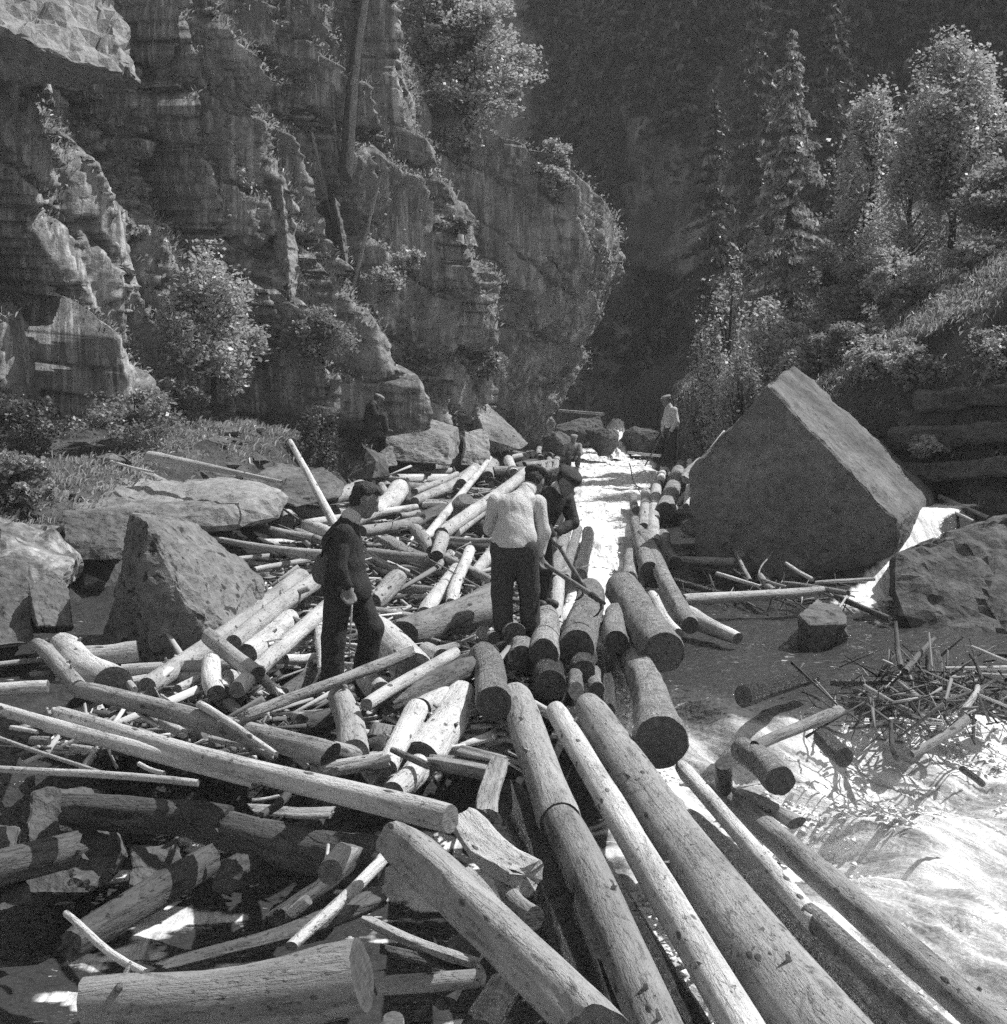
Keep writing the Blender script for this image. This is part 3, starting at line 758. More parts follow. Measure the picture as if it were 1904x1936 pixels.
# every log: end, end, radius at each end, look, label, category, group (metres)
LOGS = [
((-2.41,21.18,1.37),(-1.97,26.13,1.64),0.124,0.204,'p',"thick smooth pale log just behind the jacketed man's face",'log','logs of the jam left of the chute'),
((-1.08,18.91,1.34),(-0.35,35.23,1.96),0.066,0.067,'p','slender pale pole tapering up right, left of the brightest log','log','logs of the jam left of the chute'),
((-0.86,19.04,1.39),(0.52,29.45,1.86),0.101,0.118,'p',"brightest long white log slanting up to the white-shirted man's shoulder",'log','logs of the jam left of the chute'),
((-0.69,19.96,1.32),(0.16,26.55,1.60),0.069,0.068,'p','short pale log tucked under the brightest long log','log','logs of the jam left of the chute'),
((-0.87,28.56,1.62),(-0.39,44.53,2.18),0.118,0.159,'p','pale log with dark lower cut end, leaning up towards the pointed slab','log','logs of the jam left of the chute'),
((-0.17,42.81,2.17),(0.24,30.87,1.76),0.148,0.114,'p',"pale log slanting down right, behind the brightest log's upper end",'log','logs of the jam left of the chute'),
((-2.27,32.23,1.65),(-0.86,38.04,1.86),0.216,0.276,'m','heavy log with lit upper edge and dark flank below the flat-topped boulder','log','logs of the jam left of the chute'),
((-3.29,30.86,1.68),(-2.09,29.92,1.65),0.062,0.053,'p','thin pale straight pole right of the triangular slab','log','logs of the jam left of the chute'),
((-3.27,35.19,1.86),(-1.68,31.25,1.72),0.122,0.038,'ds','dark splintered log above the thin straight pole','log','logs of the jam left of the chute'),
((-3.12,24.88,1.55),(-2.87,27.61,1.62),0.146,0.146,'m',"grey log end showing behind the jacketed man's head",'log','logs of the jam left of the chute'),
((-1.73,26.82,1.56),(-1.07,31.58,1.71),0.069,0.070,'p','thin pale log right of the upright dark stake','log','logs of the jam left of the chute'),
((-1.63,25.16,1.46),(-0.96,29.81,1.59),0.093,0.123,'p','rough pale log below the thin log by the dark stake','log','logs of the jam left of the chute'),
((-2.08,20.21,1.33),(-1.33,21.60,1.36),0.088,0.089,'m',"grey horizontal log at the jacketed man's chest level",'log','logs of the jam left of the chute'),
((-2.15,23.84,1.38),(-1.38,22.65,1.34),0.107,0.114,'ds','dark rotten stump of a log above the chest-level horizontal log','log','logs of the jam left of the chute'),
((-1.38,22.37,1.31),(-0.98,25.04,1.40),0.095,0.120,'ds','dark decayed log between the rotten stump and the white poles','log','logs of the jam left of the chute'),
((-1.64,18.78,1.36),(-0.93,17.25,1.25),0.095,0.054,'ms',"split grey log with a hacked upper end, right of the jacketed man's chest",'log','logs of the jam left of the chute'),
((-1.25,19.52,1.41),(-0.91,17.51,1.29),0.092,0.074,'m','short crooked log with rounded top in the middle of the jam','log','logs of the jam left of the chute'),
((-0.83,18.25,1.41),(-0.83,16.82,1.29),0.100,0.085,'m','short log standing on end, its dark cut face turned up','log','logs of the jam left of the chute'),
((-1.76,17.87,1.23),(-0.68,16.88,1.22),0.084,0.085,'m','horizontal log under the log standing on end','log','logs of the jam left of the chute'),
((-0.75,18.71,1.35),(-0.07,18.49,1.35),0.036,0.035,'m','thin straight pole ending behind the white-shirted man','log','logs of the jam left of the chute'),
((-0.77,19.04,1.17),(-0.07,18.83,1.16),0.128,0.126,'d','dark log deep under the thin straight pole','log','logs of the jam left of the chute'),
((-0.36,15.94,1.16),(-0.06,18.57,1.28),0.066,0.091,'p',"pale log slanting up to the white-shirted man's hip",'log','logs of the jam left of the chute'),
((-0.76,13.25,1.09),(-0.55,16.31,1.20),0.083,0.071,'p','long white log propped against the great dark-faced log, left of its twin','log','logs of the jam left of the chute'),
((-0.51,13.42,1.17),(-0.42,17.33,1.33),0.062,0.070,'p','white log with a rounded top leaning on the great dark-faced log','log','logs of the jam left of the chute'),
((-1.33,13.79,1.13),(-1.15,14.68,1.27),0.101,0.109,'m',"stout grey log by the man's hip with its cut face to the viewer",'log','logs of the jam left of the chute'),
((-0.92,12.23,1.05),(-0.10,13.64,1.18),0.148,0.178,'m',"great thick log with dark flank left of the white-shirted man's legs",'log','logs of the jam left of the chute'),
((-1.33,13.75,1.06),(-0.81,13.29,1.04),0.051,0.049,'m',"grey log running from the jacketed man's thigh under the great thick log",'log','logs of the jam left of the chute'),
((-1.18,15.57,1.07),(-0.69,15.33,1.06),0.045,0.045,'m','low horizontal log right of the stout cut log','log','logs of the jam left of the chute'),
((-1.28,14.94,1.02),(-0.66,14.88,1.02),0.055,0.055,'d','dark low log below the low horizontal one','log','logs of the jam left of the chute'),
((-0.44,15.24,1.13),(-0.09,14.91,1.12),0.022,0.022,'p',"thin lit lath by the white-shirted man's left leg",'log','logs of the jam left of the chute'),
((-0.70,16.88,1.27),(-0.11,15.21,1.18),0.043,0.048,'m',"thin log with a dark round end at the white-shirted man's left thigh",'log','logs of the jam left of the chute'),
((-1.90,18.97,1.24),(-1.60,19.11,1.24),0.032,0.032,'m',"short stick right of the jacketed man's waist",'log','logs of the jam left of the chute'),
((-1.78,17.55,1.21),(-1.31,16.26,1.17),0.102,0.091,'ds',"dark broken log behind the jacketed man's coat hem",'log','logs of the jam left of the chute'),
((-1.44,17.06,1.20),(-0.92,15.84,1.15),0.029,0.027,'p','bright sliver of split wood behind the stout cut log','log','logs of the jam left of the chute'),
((-1.28,17.17,1.13),(-0.66,16.77,1.11),0.038,0.038,'m','grey lath under the horizontal log in the middle','log','logs of the jam left of the chute'),
((-0.80,16.31,1.20),(-0.70,17.75,1.25),0.042,0.046,'m','short thin log below the log standing on end','log','logs of the jam left of the chute'),
((-0.71,18.07,1.23),(-0.51,16.82,1.19),0.045,0.041,'p','small pale stick crossing behind the leaning white log','log','logs of the jam left of the chute'),
((-1.46,24.91,1.42),(-1.02,24.79,1.42),0.056,0.055,'p','short pale billet beyond the dark decayed log','log','logs of the jam left of the chute'),
((-1.71,22.60,1.39),(-1.42,23.02,1.41),0.050,0.051,'m',"short grey billet right of the jacketed man's chin",'log','logs of the jam left of the chute'),
((-0.78,30.48,1.67),(-0.52,36.35,1.87),0.068,0.081,'p','thin pale pole right of the log that leans to the slab','log','logs of the jam left of the chute'),
((-0.20,36.89,1.89),(-0.37,31.50,1.65),0.173,0.141,'m','log with dark round end facing the viewer, under the far stack','log','logs of the jam left of the chute'),
((-0.58,22.88,1.33),(-0.10,25.94,1.43),0.077,0.087,'m','grey log half hidden under the two bright logs','log','logs of the jam left of the chute'),
((-1.13,18.92,1.26),(-0.95,21.60,1.36),0.042,0.048,'m','thin grey pole crossing behind the crooked log','log','logs of the jam left of the chute'),
((-1.95,27.82,1.67),(-1.73,24.90,1.47),0.046,0.049,'d','upright dark stake in the jam behind the thick smooth log','stake',None),
((0.30,44.65,2.14),(1.39,47.64,2.24),0.157,0.149,'b','topmost log of the far stack, dark end to the left','log','far log stack at the head of the jam'),
((0.79,42.65,2.09),(1.59,45.83,2.20),0.092,0.098,'p','pale log poking right out of the far stack','log','far log stack at the head of the jam'),
((-0.08,41.13,1.96),(0.62,38.53,1.90),0.125,0.120,'b','far stack log with the larger of two dark round ends','log','far log stack at the head of the jam'),
((0.40,41.39,2.00),(0.87,39.59,1.95),0.093,0.097,'b','far stack log with the smaller of two dark round ends','log','far log stack at the head of the jam'),
((1.12,43.41,2.12),(1.03,38.23,1.89),0.085,0.075,'b','short upright log at the right of the far stack','log','far log stack at the head of the jam'),
((1.19,38.53,1.90),(1.71,42.08,2.02),0.075,0.074,'m','curved pale log at the right tip of the far stack','log','far log stack at the head of the jam'),
((1.28,38.43,1.84),(1.05,32.63,1.65),0.083,0.073,'b','log beside the water with a dark end, foot of the far stack','log','far log stack at the head of the jam'),
((1.54,39.31,1.88),(1.18,31.75,1.61),0.085,0.071,'b','log nearest the white water at the foot of the far stack','log','far log stack at the head of the jam'),
((0.27,34.65,1.69),(0.86,36.61,1.76),0.152,0.143,'d','dark soaked log under the far stack','log','far log stack at the head of the jam'),
((0.81,31.75,1.61),(1.04,36.77,1.79),0.068,0.079,'b','log sloping up out of the foot of the far stack','log','far log stack at the head of the jam'),
((0.07,34.65,1.69),(-0.20,33.74,1.66),0.119,0.116,'d','dark log under the slanting pale log of the far stack','log','far log stack at the head of the jam'),
((-3.57,23.03,2.61),(-2.56,20.94,1.34),0.044,0.072,'p','long bare pole standing up slantwise behind the jacketed man','pole',None),
((-5.29,20.51,2.43),(-3.06,18.98,2.12),0.087,0.018,'p','pale tapering trunk lying on the left bank above the ledge','log',None),
((-5.76,20.20,2.36),(-4.98,19.59,2.22),0.021,0.017,'p','thin stick on the left bank beside the tapering trunk','stick',None),
((-5.13,24.95,1.57),(-3.68,21.02,1.34),0.101,0.079,'d','dark squared timber slanting down right, left of the jacketed man','log','logs of the jam left of the chute'),
((-4.02,20.64,1.42),(-2.63,19.08,1.32),0.074,0.066,'m',"grey pole sloping down towards the jacketed man's shoulder blade",'log','logs of the jam left of the chute'),
((-3.89,20.52,1.32),(-3.20,18.85,1.23),0.058,0.053,'d','short dark splintered pole under the sloping grey pole','log','logs of the jam left of the chute'),
((-4.08,18.98,1.34),(-2.15,16.88,1.29),0.033,0.077,'p',"long thin pole reaching right to the jacketed man's elbow",'log','logs of the jam left of the chute'),
((-2.92,20.39,1.41),(-2.28,18.78,1.36),0.102,0.088,'p',"pale butt of a log against the jacketed man's back",'log','logs of the jam left of the chute'),
((-4.96,20.14,1.53),(-4.11,19.91,1.55),0.124,0.096,'ms','gnarled driftwood log lying on top of the spotted boulder','log',None),
((-3.02,20.07,1.33),(-2.38,18.56,1.30),0.063,0.058,'m',"short grey log at the small of the jacketed man's back",'log','logs of the jam left of the chute'),
((-3.44,17.80,1.17),(-2.81,18.35,1.19),0.036,0.037,'p',"thin pale lath right of the spotted boulder's top",'log','logs of the jam left of the chute'),
((-3.09,16.96,1.12),(-2.53,17.80,1.15),0.035,0.036,'p','lower thin lath beside the spotted boulder','log','logs of the jam left of the chute'),
((-3.93,25.38,1.51),(-3.50,22.26,1.33),0.119,0.104,'p',"short peeled stump standing left of the jacketed man's shoulder",'log','logs of the jam left of the chute'),
((-4.12,24.73,1.42),(-3.45,22.54,1.34),0.097,0.088,'m','short log beside the peeled stump','log','logs of the jam left of the chute'),
((-2.67,10.17,0.98),(-2.26,15.21,1.21),0.080,0.110,'p','long smooth pale log running up right past the spotted boulder','log','logs of the jam left of the chute'),
((-2.23,11.23,1.15),(-1.91,15.71,1.30),0.071,0.104,'p','pale log lying on the long smooth one, with a sawn lower end','log','logs of the jam left of the chute'),
((-2.15,11.32,1.02),(-2.04,13.05,1.08),0.111,0.098,'p','stubby pale log striped by shadow below the sawn one','log','logs of the jam left of the chute'),
((-1.88,9.57,1.09),(-1.60,13.31,1.27),0.063,0.075,'p',"long knotty pale log slanting up to the jacketed man's knees",'log','logs of the jam left of the chute'),
((-2.37,10.91,1.26),(-1.78,9.86,1.15),0.069,0.058,'m','short dark-barked log lying across the slanting pale logs','log','logs of the jam left of the chute'),
((-3.40,11.02,1.09),(-3.00,11.17,1.09),0.073,0.081,'m','log with a round dark ringed end below the spotted boulder','log','logs of the jam left of the chute'),
((-3.60,11.13,1.14),(-2.83,9.86,1.07),0.118,0.128,'p','thick pale log slanting down right at the left edge','log','logs of the jam left of the chute'),
((-3.80,11.08,1.16),(-2.99,9.57,1.09),0.061,0.068,'m','thinner log beside the thick pale one, nearest the left edge','log','logs of the jam left of the chute'),
((-3.01,10.69,1.02),(-2.16,10.87,1.03),0.049,0.050,'p','level pale log under the long smooth slanting log','log','logs of the jam left of the chute'),
((-2.91,10.60,0.95),(-2.37,10.80,0.95),0.042,0.043,'p','second level pale log under the first','log','logs of the jam left of the chute'),
((-3.01,10.41,1.11),(-2.63,9.71,1.06),0.030,0.028,'p','thin stick right of the thick pale log at the left','log','logs of the jam left of the chute'),
((-2.19,10.19,1.18),(-2.03,9.59,1.06),0.072,0.073,'p','short fat billet standing on end in front of the slanting logs','log','logs of the jam left of the chute'),
((-2.09,10.37,1.01),(-2.03,9.82,0.99),0.082,0.078,'p','rounded log end right of the standing billet','log','logs of the jam left of the chute'),
((-2.36,9.85,1.04),(-2.25,10.21,1.06),0.034,0.035,'p','small pale log left of the standing billet','log','logs of the jam left of the chute'),
((-1.78,11.14,0.99),(-1.55,11.36,1.00),0.044,0.039,'p',"short bright log by the jacketed man's shins",'log','logs of the jam left of the chute'),
((-1.88,11.03,0.89),(-1.57,11.68,0.91),0.035,0.120,'d',"dark rotten timber deep in the jam left of the man's shoes",'log','logs of the jam left of the chute'),
((-1.82,10.21,1.06),(-1.60,9.78,1.02),0.045,0.031,'p','short splintered stick end below the knotty pale log','log','logs of the jam left of the chute'),
((-4.67,9.59,1.06),(-3.28,9.79,1.07),0.050,0.047,'p','short thick log entering from the left edge','log','long logs in the foreground'),
((-4.88,10.24,1.01),(-3.76,11.08,1.04),0.024,0.021,'m','dark thin log at the left edge under the cracked rock','log','long logs in the foreground'),
((-3.70,10.63,1.00),(-3.56,10.67,1.00),0.023,0.023,'m','small stub of log behind the two slanting logs at the left','log','long logs in the foreground'),
((-2.92,9.37,1.13),(-0.98,7.67,1.09),0.060,0.074,'m','long mottled grey log crossing the left foreground, behind the longest one','log','long logs in the foreground'),
((-1.90,8.50,1.21),(-1.26,7.51,1.14),0.028,0.015,'p','thin pale pole lying across the mottled grey log','log','long logs in the foreground'),
((-2.69,8.22,1.21),(-0.24,6.16,1.17),0.045,0.070,'p','longest log of the foreground, its dark round end right of centre','log','long logs in the foreground'),
((-3.97,8.95,1.28),(-1.28,7.11,1.10),0.032,0.051,'p','long pale log left of the longest one, with a ragged dark end','log','long logs in the foreground'),
((-3.66,7.15,1.18),(-1.53,6.78,1.16),0.017,0.020,'p','straight pale pole with a clean sawn end at lower left','log','long logs in the foreground'),
((-3.65,8.48,1.20),(-1.97,6.97,1.14),0.016,0.010,'p','thin pole meeting the clean sawn pole at lower left','log','long logs in the foreground'),
((-2.61,8.20,1.01),(-2.46,8.13,1.01),0.024,0.023,'p','stubby lit billet in the dark gap at the left','log','long logs in the foreground'),
((-2.88,8.26,1.04),(-2.76,8.25,1.04),0.027,0.028,'m','hollow log end in the dark gap at the left','log','long logs in the foreground'),
((-2.11,7.84,1.00),(-1.92,7.67,0.99),0.015,0.013,'p','small lit piece of pole in the shadow under the long logs','log','long logs in the foreground'),
((-1.32,7.09,1.00),(-1.19,7.17,1.00),0.009,0.008,'p','narrow lit stick under the longest log','log','long logs in the foreground'),
((-1.34,7.18,0.93),(-0.91,7.14,0.92),0.028,0.032,'ms','gnarled lit branch-wood under the longest log','log','long logs in the foreground'),
((-1.20,6.71,1.03),(-1.12,7.02,1.05),0.020,0.021,'d','dark stub crossing the gnarled branch-wood','log','long logs in the foreground'),
((-2.44,9.03,1.07),(-2.17,8.58,1.05),0.023,0.011,'ps','triangular bright splinter between the two long foreground logs','splinter',None),
((-2.26,9.00,0.99),(-2.05,8.70,0.98),0.040,0.032,'p','bright chip of log behind the longest log, left','log','logs of the jam left of the chute'),
((-2.10,8.87,0.99),(-1.91,8.70,0.98),0.033,0.038,'p','second bright chip of log behind the longest log','log','logs of the jam left of the chute'),
((-1.83,8.48,1.00),(-1.59,8.36,0.99),0.022,0.022,'p','bright sliver above the longest log','log','logs of the jam left of the chute'),
((-3.17,8.73,1.01),(-2.97,8.64,1.00),0.017,0.014,'p','short lit sliver at the far left edge','log','long logs in the foreground'),
((-2.04,6.31,0.52),(-1.60,7.30,0.61),0.071,0.082,'d','thick dark log sloping down left over the shaded pool','log','long logs in the foreground'),
((-1.76,5.41,1.01),(-1.25,4.69,1.06),0.015,0.016,'p','slim stick dropping to the big log at lower left','stick',None),
((-1.39,5.45,0.77),(-0.55,6.10,0.84),0.029,0.055,'ds','long rotten dark log behind the big corner log','log','long logs in the foreground'),
((-0.84,5.32,0.91),(-0.53,6.03,1.04),0.025,0.028,'p','thin bright white pole slanting up behind the squared foreground log','log','long logs in the foreground'),
((-1.46,4.67,0.96),(-0.50,4.74,1.03),0.088,0.123,'m','big log across the lower left corner with a broad pale sawn end','log','long logs in the foreground'),
((-0.83,6.45,0.83),(-0.74,6.55,0.93),0.064,0.059,'p','log with a rounded lit nose in the shadow below the longest log','log','long logs in the foreground'),
((-0.97,6.14,0.74),(-0.89,6.13,0.81),0.028,0.028,'p','small lit log nose left of the thin white pole','log','long logs in the foreground'),
((-0.86,6.48,0.85),(-0.86,6.62,0.91),0.010,0.008,'p','tiny lit twig end beside the rounded lit nose','stick',None),
((-1.04,9.18,0.82),(-0.71,7.98,0.83),0.041,0.062,'p',"pale log dropping into the gap under the longest log's end",'log','long logs in the foreground'),
((-0.44,5.80,1.18),(0.29,4.17,1.10),0.094,0.090,'h','squared grey beam in front, nearest the camera, its frayed top end lit','log',None),
((-0.20,6.59,1.06),(0.09,5.86,1.03),0.081,0.095,'ps',"wide split pale log right of the squared beam's top",'log','long logs in the foreground'),
((-0.16,5.90,1.03),(0.20,4.82,1.02),0.023,0.028,'ms','mossy rotten log beside the squared beam','log','long logs in the foreground'),
((-0.01,6.00,0.94),(0.13,5.61,0.92),0.043,0.046,'m','short grey log behind the mossy rotten one','log','long logs in the foreground'),
((0.09,9.90,0.97),(0.30,6.92,0.92),0.119,0.106,'m','first chute-side log counting from the left, ending at a notched butt','log','logs lining the chute'),
((0.29,6.91,0.93),(0.64,3.68,0.80),0.100,0.084,'m','log continuing from the notched butt to the bottom edge','log','logs lining the chute'),
((0.36,9.32,0.99),(0.97,3.64,0.79),0.073,0.078,'p','slim knotty log second from the left at the bottom edge','log','logs lining the chute'),
((0.60,9.58,0.94),(1.31,3.76,0.72),0.116,0.180,'m','broadest trunk at the bottom edge, tapering up to the chute','log','logs lining the chute'),
((-0.26,7.99,1.05),(0.01,7.74,1.05),0.039,0.025,'ms','wedge of split wood left of the first chute-side log','log','logs of the jam left of the chute'),
((-0.44,8.04,0.98),(-0.04,7.74,1.00),0.065,0.074,'ms','broken log with splintered left end beside the wedge','log','logs of the jam left of the chute'),
((-0.02,7.57,1.09),(-0.08,6.97,0.97),0.054,0.054,'ms','broken upright post of rotten wood under the wedge','post',None),
((-0.60,5.84,0.83),(-0.11,5.34,0.84),0.030,0.031,'ms','weathered log with shredded bark behind the big corner log','log','long logs in the foreground'),
((-0.51,5.58,0.80),(-0.10,5.39,0.79),0.022,0.025,'ds','shredded dark log just below the shredded bark log','log','long logs in the foreground'),
((-0.50,5.17,0.81),(-0.08,5.26,0.81),0.037,0.038,'m','grey log low between the big corner log and the squared beam','log','long logs in the foreground'),
((-0.39,4.58,0.91),(-0.37,4.50,0.98),0.039,0.035,'p','small round log end peeping over the bottom edge','log','long logs in the foreground'),
((-1.09,7.67,1.02),(-0.68,8.12,1.01),0.062,0.060,'ms',"chunky split log under the mottled grey log's end",'log','logs of the jam left of the chute'),
((-0.64,7.78,1.10),(-0.42,7.57,1.06),0.019,0.022,'m','crooked dark branch left of the broken log','branch','logs of the jam left of the chute'),
((-0.61,7.63,0.92),(-0.49,7.89,0.95),0.073,0.075,'p',"lit log nose above the longest log's end",'log','logs of the jam left of the chute'),
((-1.00,7.49,0.89),(-0.77,7.49,0.89),0.048,0.048,'d','dark log hidden under the longest log','log','long logs in the foreground'),
((-1.57,8.12,1.23),(-0.68,10.00,1.30),0.038,0.057,'ms',"long rotten board-like log across the jacketed man's ankles",'log','logs of the jam left of the chute'),
((-0.86,8.54,1.20),(-0.37,10.51,1.19),0.042,0.047,'p','pale peeled log below the rotten board-like one','log','logs of the jam left of the chute'),
((-0.80,9.15,1.07),(-0.25,10.30,1.11),0.068,0.084,'d','dark log under the pale peeled one','log','logs of the jam left of the chute'),
((-0.17,10.86,1.11),(-0.07,9.09,1.09),0.116,0.111,'b','shaggy-barked short log with a dark end, left of the chute logs','log','logs lining the chute'),
((-1.10,9.17,1.12),(-0.87,7.94,1.03),0.087,0.097,'p',"stout pale log pointing down from the jacketed man's feet",'log','logs of the jam left of the chute'),
((-0.74,8.35,1.12),(-0.78,8.26,1.04),0.063,0.063,'m','hollow dark log end facing the viewer','log','logs of the jam left of the chute'),
((-0.71,8.13,1.06),(-0.80,8.12,1.03),0.047,0.047,'d','small dark log end under the hollow one','log','logs of the jam left of the chute'),
((-0.57,9.02,1.07),(-0.67,7.85,0.97),0.079,0.064,'p','flat-sided pale log right of the hollow end','log','logs of the jam left of the chute'),
((-0.31,9.90,0.97),(-0.52,8.36,0.89),0.127,0.119,'p','broad barkless log slanting down left under the shaggy one','log','logs of the jam left of the chute'),
((-1.12,11.92,1.14),(-0.66,10.25,1.08),0.153,0.145,'p',"broad pale log right of the jacketed man's shins",'log','logs of the jam left of the chute'),
((-0.91,11.56,1.20),(-0.70,10.48,1.17),0.028,0.025,'p','narrow pale pole on the broad pale log','log','logs of the jam left of the chute'),
((-1.00,9.81,1.14),(-0.84,9.41,1.10),0.080,0.076,'p',"pale log with half its end in shadow by the man's right shoe",'log','logs of the jam left of the chute'),
((-1.65,12.24,1.13),(-1.31,9.98,1.10),0.051,0.044,'p','thin pale log seen between the man and the knotty log','log','logs of the jam left of the chute'),
((-0.49,10.60,1.15),(-0.61,10.84,1.15),0.064,0.066,'p','rounded pale log nose left of the shaggy log','log','logs of the jam left of the chute'),
((-1.75,10.95,1.06),(-1.51,11.16,1.04),0.044,0.042,'p',"short pale log crossing behind the jacketed man's heels",'log','logs of the jam left of the chute'),
((-1.72,9.90,1.10),(-1.54,9.47,1.08),0.029,0.026,'ps',"bright splintered billet left of the man's shoes",'log','logs of the jam left of the chute'),
((-0.99,7.86,1.10),(-0.86,7.96,1.03),0.034,0.043,'m','small log with a neat round end left of the stout pale log','log','logs of the jam left of the chute'),
((-0.93,7.42,1.08),(-0.66,7.64,1.09),0.040,0.050,'ms','hewn chunk of log under the hollow end','log','logs of the jam left of the chute'),
((-1.01,8.07,0.98),(-0.94,8.10,0.98),0.035,0.035,'d','little dark log end below the neat round one','log','logs of the jam left of the chute'),
((-0.60,7.39,0.96),(-0.50,7.87,0.98),0.065,0.069,'p',"shadow-banded pale log just above the longest log's end",'log','logs of the jam left of the chute'),
((-0.60,8.51,0.95),(-0.53,8.82,0.96),0.075,0.078,'p','pale stump end right of the flat-sided log','log','logs of the jam left of the chute'),
((-0.57,9.36,1.00),(-0.42,9.84,0.99),0.082,0.087,'p','pale broken log end behind the dark log','log','logs of the jam left of the chute'),
((-0.26,10.37,0.96),(-0.45,10.70,0.97),0.049,0.051,'d',"dark log stub left of the shaggy log's top",'log','logs of the jam left of the chute'),
((0.09,11.33,1.21),(0.05,11.94,1.17),0.094,0.085,'b',"bark-rimmed round log end at the white-shirted man's feet",'log','logs lining the chute'),
((-0.08,11.23,1.19),(-0.18,11.58,1.18),0.057,0.048,'b','small round log end left of the bark-rimmed one','log','logs lining the chute'),
((0.14,10.77,1.10),(0.12,11.46,1.08),0.108,0.102,'b','hollow-looking log end under the bark-rimmed one','log','logs lining the chute'),
((-1.17,9.39,0.93),(-1.37,9.22,0.92),0.070,0.069,'d','soaked dark log under the long rotten board, left','log','logs of the jam left of the chute'),
((-1.69,9.86,0.92),(-1.50,11.17,0.97),0.060,0.068,'d','soaked dark log beneath the knotty pale log','log','logs of the jam left of the chute'),
((-0.68,10.84,1.13),(-0.36,11.23,1.14),0.034,0.038,'m','thin grey pole under the great thick log','log','logs of the jam left of the chute'),
((0.39,13.02,1.13),(0.31,10.74,1.14),0.106,0.127,'b','bark-covered chute log, leftmost of the big sawn ends','log','logs lining the chute'),
((0.63,15.59,1.17),(0.49,12.04,1.08),0.074,0.060,'p','straight pale log right of the leftmost sawn end','log','logs lining the chute'),
((0.93,14.79,1.13),(0.58,11.00,1.14),0.144,0.159,'b',"chute log with the largest black sawn end at the white-shirted man's hook",'log','logs lining the chute'),
((1.10,13.29,1.11),(0.95,11.42,1.12),0.101,0.107,'b','middle chute log with a smaller black end between two big ones','log','logs lining the chute'),
((1.32,15.05,1.13),(1.32,11.08,1.09),0.183,0.180,'b','broad chute log tilting right with a big black end over the pool lip','log','logs lining the chute'),
((1.57,14.45,1.13),(1.56,12.16,1.08),0.055,0.049,'p','thin pale log along the right side of the broad tilting log','log','logs lining the chute'),
((1.98,19.42,1.35),(1.78,12.99,1.03),0.097,0.086,'b','long barked log beside the pool, its foot near the water','log','logs lining the chute'),
((1.83,13.99,1.00),(2.28,13.24,0.86),0.108,0.056,'p','root flare of pale wood reaching into the pool','log','logs lining the chute'),
((1.10,11.93,0.97),(1.00,8.50,0.96),0.110,0.161,'b','lower log with the nearest huge black end beside the white water','log','logs lining the chute'),
((0.94,12.08,0.82),(0.79,10.19,0.81),0.056,0.055,'k','wet log in the foam left of the nearest black end','log','logs lining the chute'),
((0.35,10.19,1.00),(0.36,11.16,0.97),0.130,0.133,'k','big dark end low under the leftmost sawn ends','log','logs lining the chute'),
((0.53,9.91,1.01),(0.56,10.60,1.00),0.059,0.052,'b','small bark-edged end beside the big low dark end','log','logs lining the chute'),
((0.70,10.22,0.96),(0.73,10.94,0.96),0.058,0.053,'b','second small end right of the bark-edged one','log','logs lining the chute'),
((0.63,10.60,1.03),(0.69,11.27,1.02),0.092,0.092,'k','dark end squeezed under the largest black sawn end','log','logs lining the chute'),
((0.44,10.47,0.94),(0.45,11.27,0.94),0.057,0.055,'k','dark narrow end behind the small bark-edged one','log','logs lining the chute'),
((0.02,11.50,0.98),(-0.02,12.40,0.98),0.081,0.081,'k','dark wet log deep left of the chute stack','log','logs lining the chute'),
((1.14,8.59,0.78),(1.42,6.07,0.71),0.050,0.050,'p','slim bare log running beside the rapids','log','logs lining the chute'),
((1.41,6.18,0.71),(1.97,4.12,0.61),0.054,0.063,'b','rough peeling-bark log continuing the slim bare one','log','logs lining the chute'),
((1.43,8.97,0.54),(2.36,4.75,0.29),0.077,0.092,'m','outermost trunk washed by the foam at lower right','log','logs lining the chute'),
((1.14,8.34,0.49),(1.81,4.54,0.36),0.098,0.113,'k','dark wet trunk in the gap beside the broadest one','log','logs lining the chute'),
((0.30,8.66,0.60),(0.96,4.38,0.45),0.085,0.071,'k','dark trunk down between the notched and slim logs','log','logs lining the chute'),
((0.03,8.98,0.51),(0.51,4.64,0.36),0.105,0.084,'k','dark trunk low left of the notched log','log','logs lining the chute'),
((2.09,21.81,1.36),(1.72,16.17,1.19),0.093,0.119,'b','right-hand chute log with an oval black end above the broad one','log','logs lining the chute'),
((1.70,18.30,1.17),(1.47,16.00,1.11),0.092,0.099,'b','short barked log left of the oval-ended one','log','logs lining the chute'),
((1.04,22.04,1.35),(0.56,15.36,1.16),0.085,0.083,'b',"left chute-side log beside the men's poles",'log','logs lining the chute'),
((1.17,21.37,1.27),(0.72,16.04,1.11),0.066,0.068,'b','second left chute-side log, nearer the water','log','logs lining the chute'),
((1.31,21.44,1.23),(0.91,16.58,1.08),0.083,0.090,'k','log half under the white water on the left of the chute','log','logs lining the chute'),
((2.77,26.75,1.56),(2.07,20.29,1.36),0.093,0.086,'p','short upright-looking log right of the chute with a dark end','log','logs lining the chute'),
((3.22,28.91,1.61),(2.02,18.44,1.30),0.111,0.093,'p','long pale log right of the chute between two shorter ones','log','logs lining the chute'),
((4.35,33.78,1.81),(2.61,22.23,1.48),0.156,0.154,'b','thick pale log with a black end, below the far standing man','log','logs lining the chute'),
((3.32,24.50,2.23),(2.99,22.45,1.55),0.052,0.048,'p','thin straight pole against the shaded boulder','pole',None),
((3.47,26.18,1.54),(2.77,22.62,1.42),0.061,0.057,'p','short pale prop below the straight pole','log','logs lining the chute'),
((3.81,23.54,2.75),(3.03,21.99,2.07),0.063,0.085,'ps',"splintered pale trunk leaning along the boulder's left edge",'trunk',None),
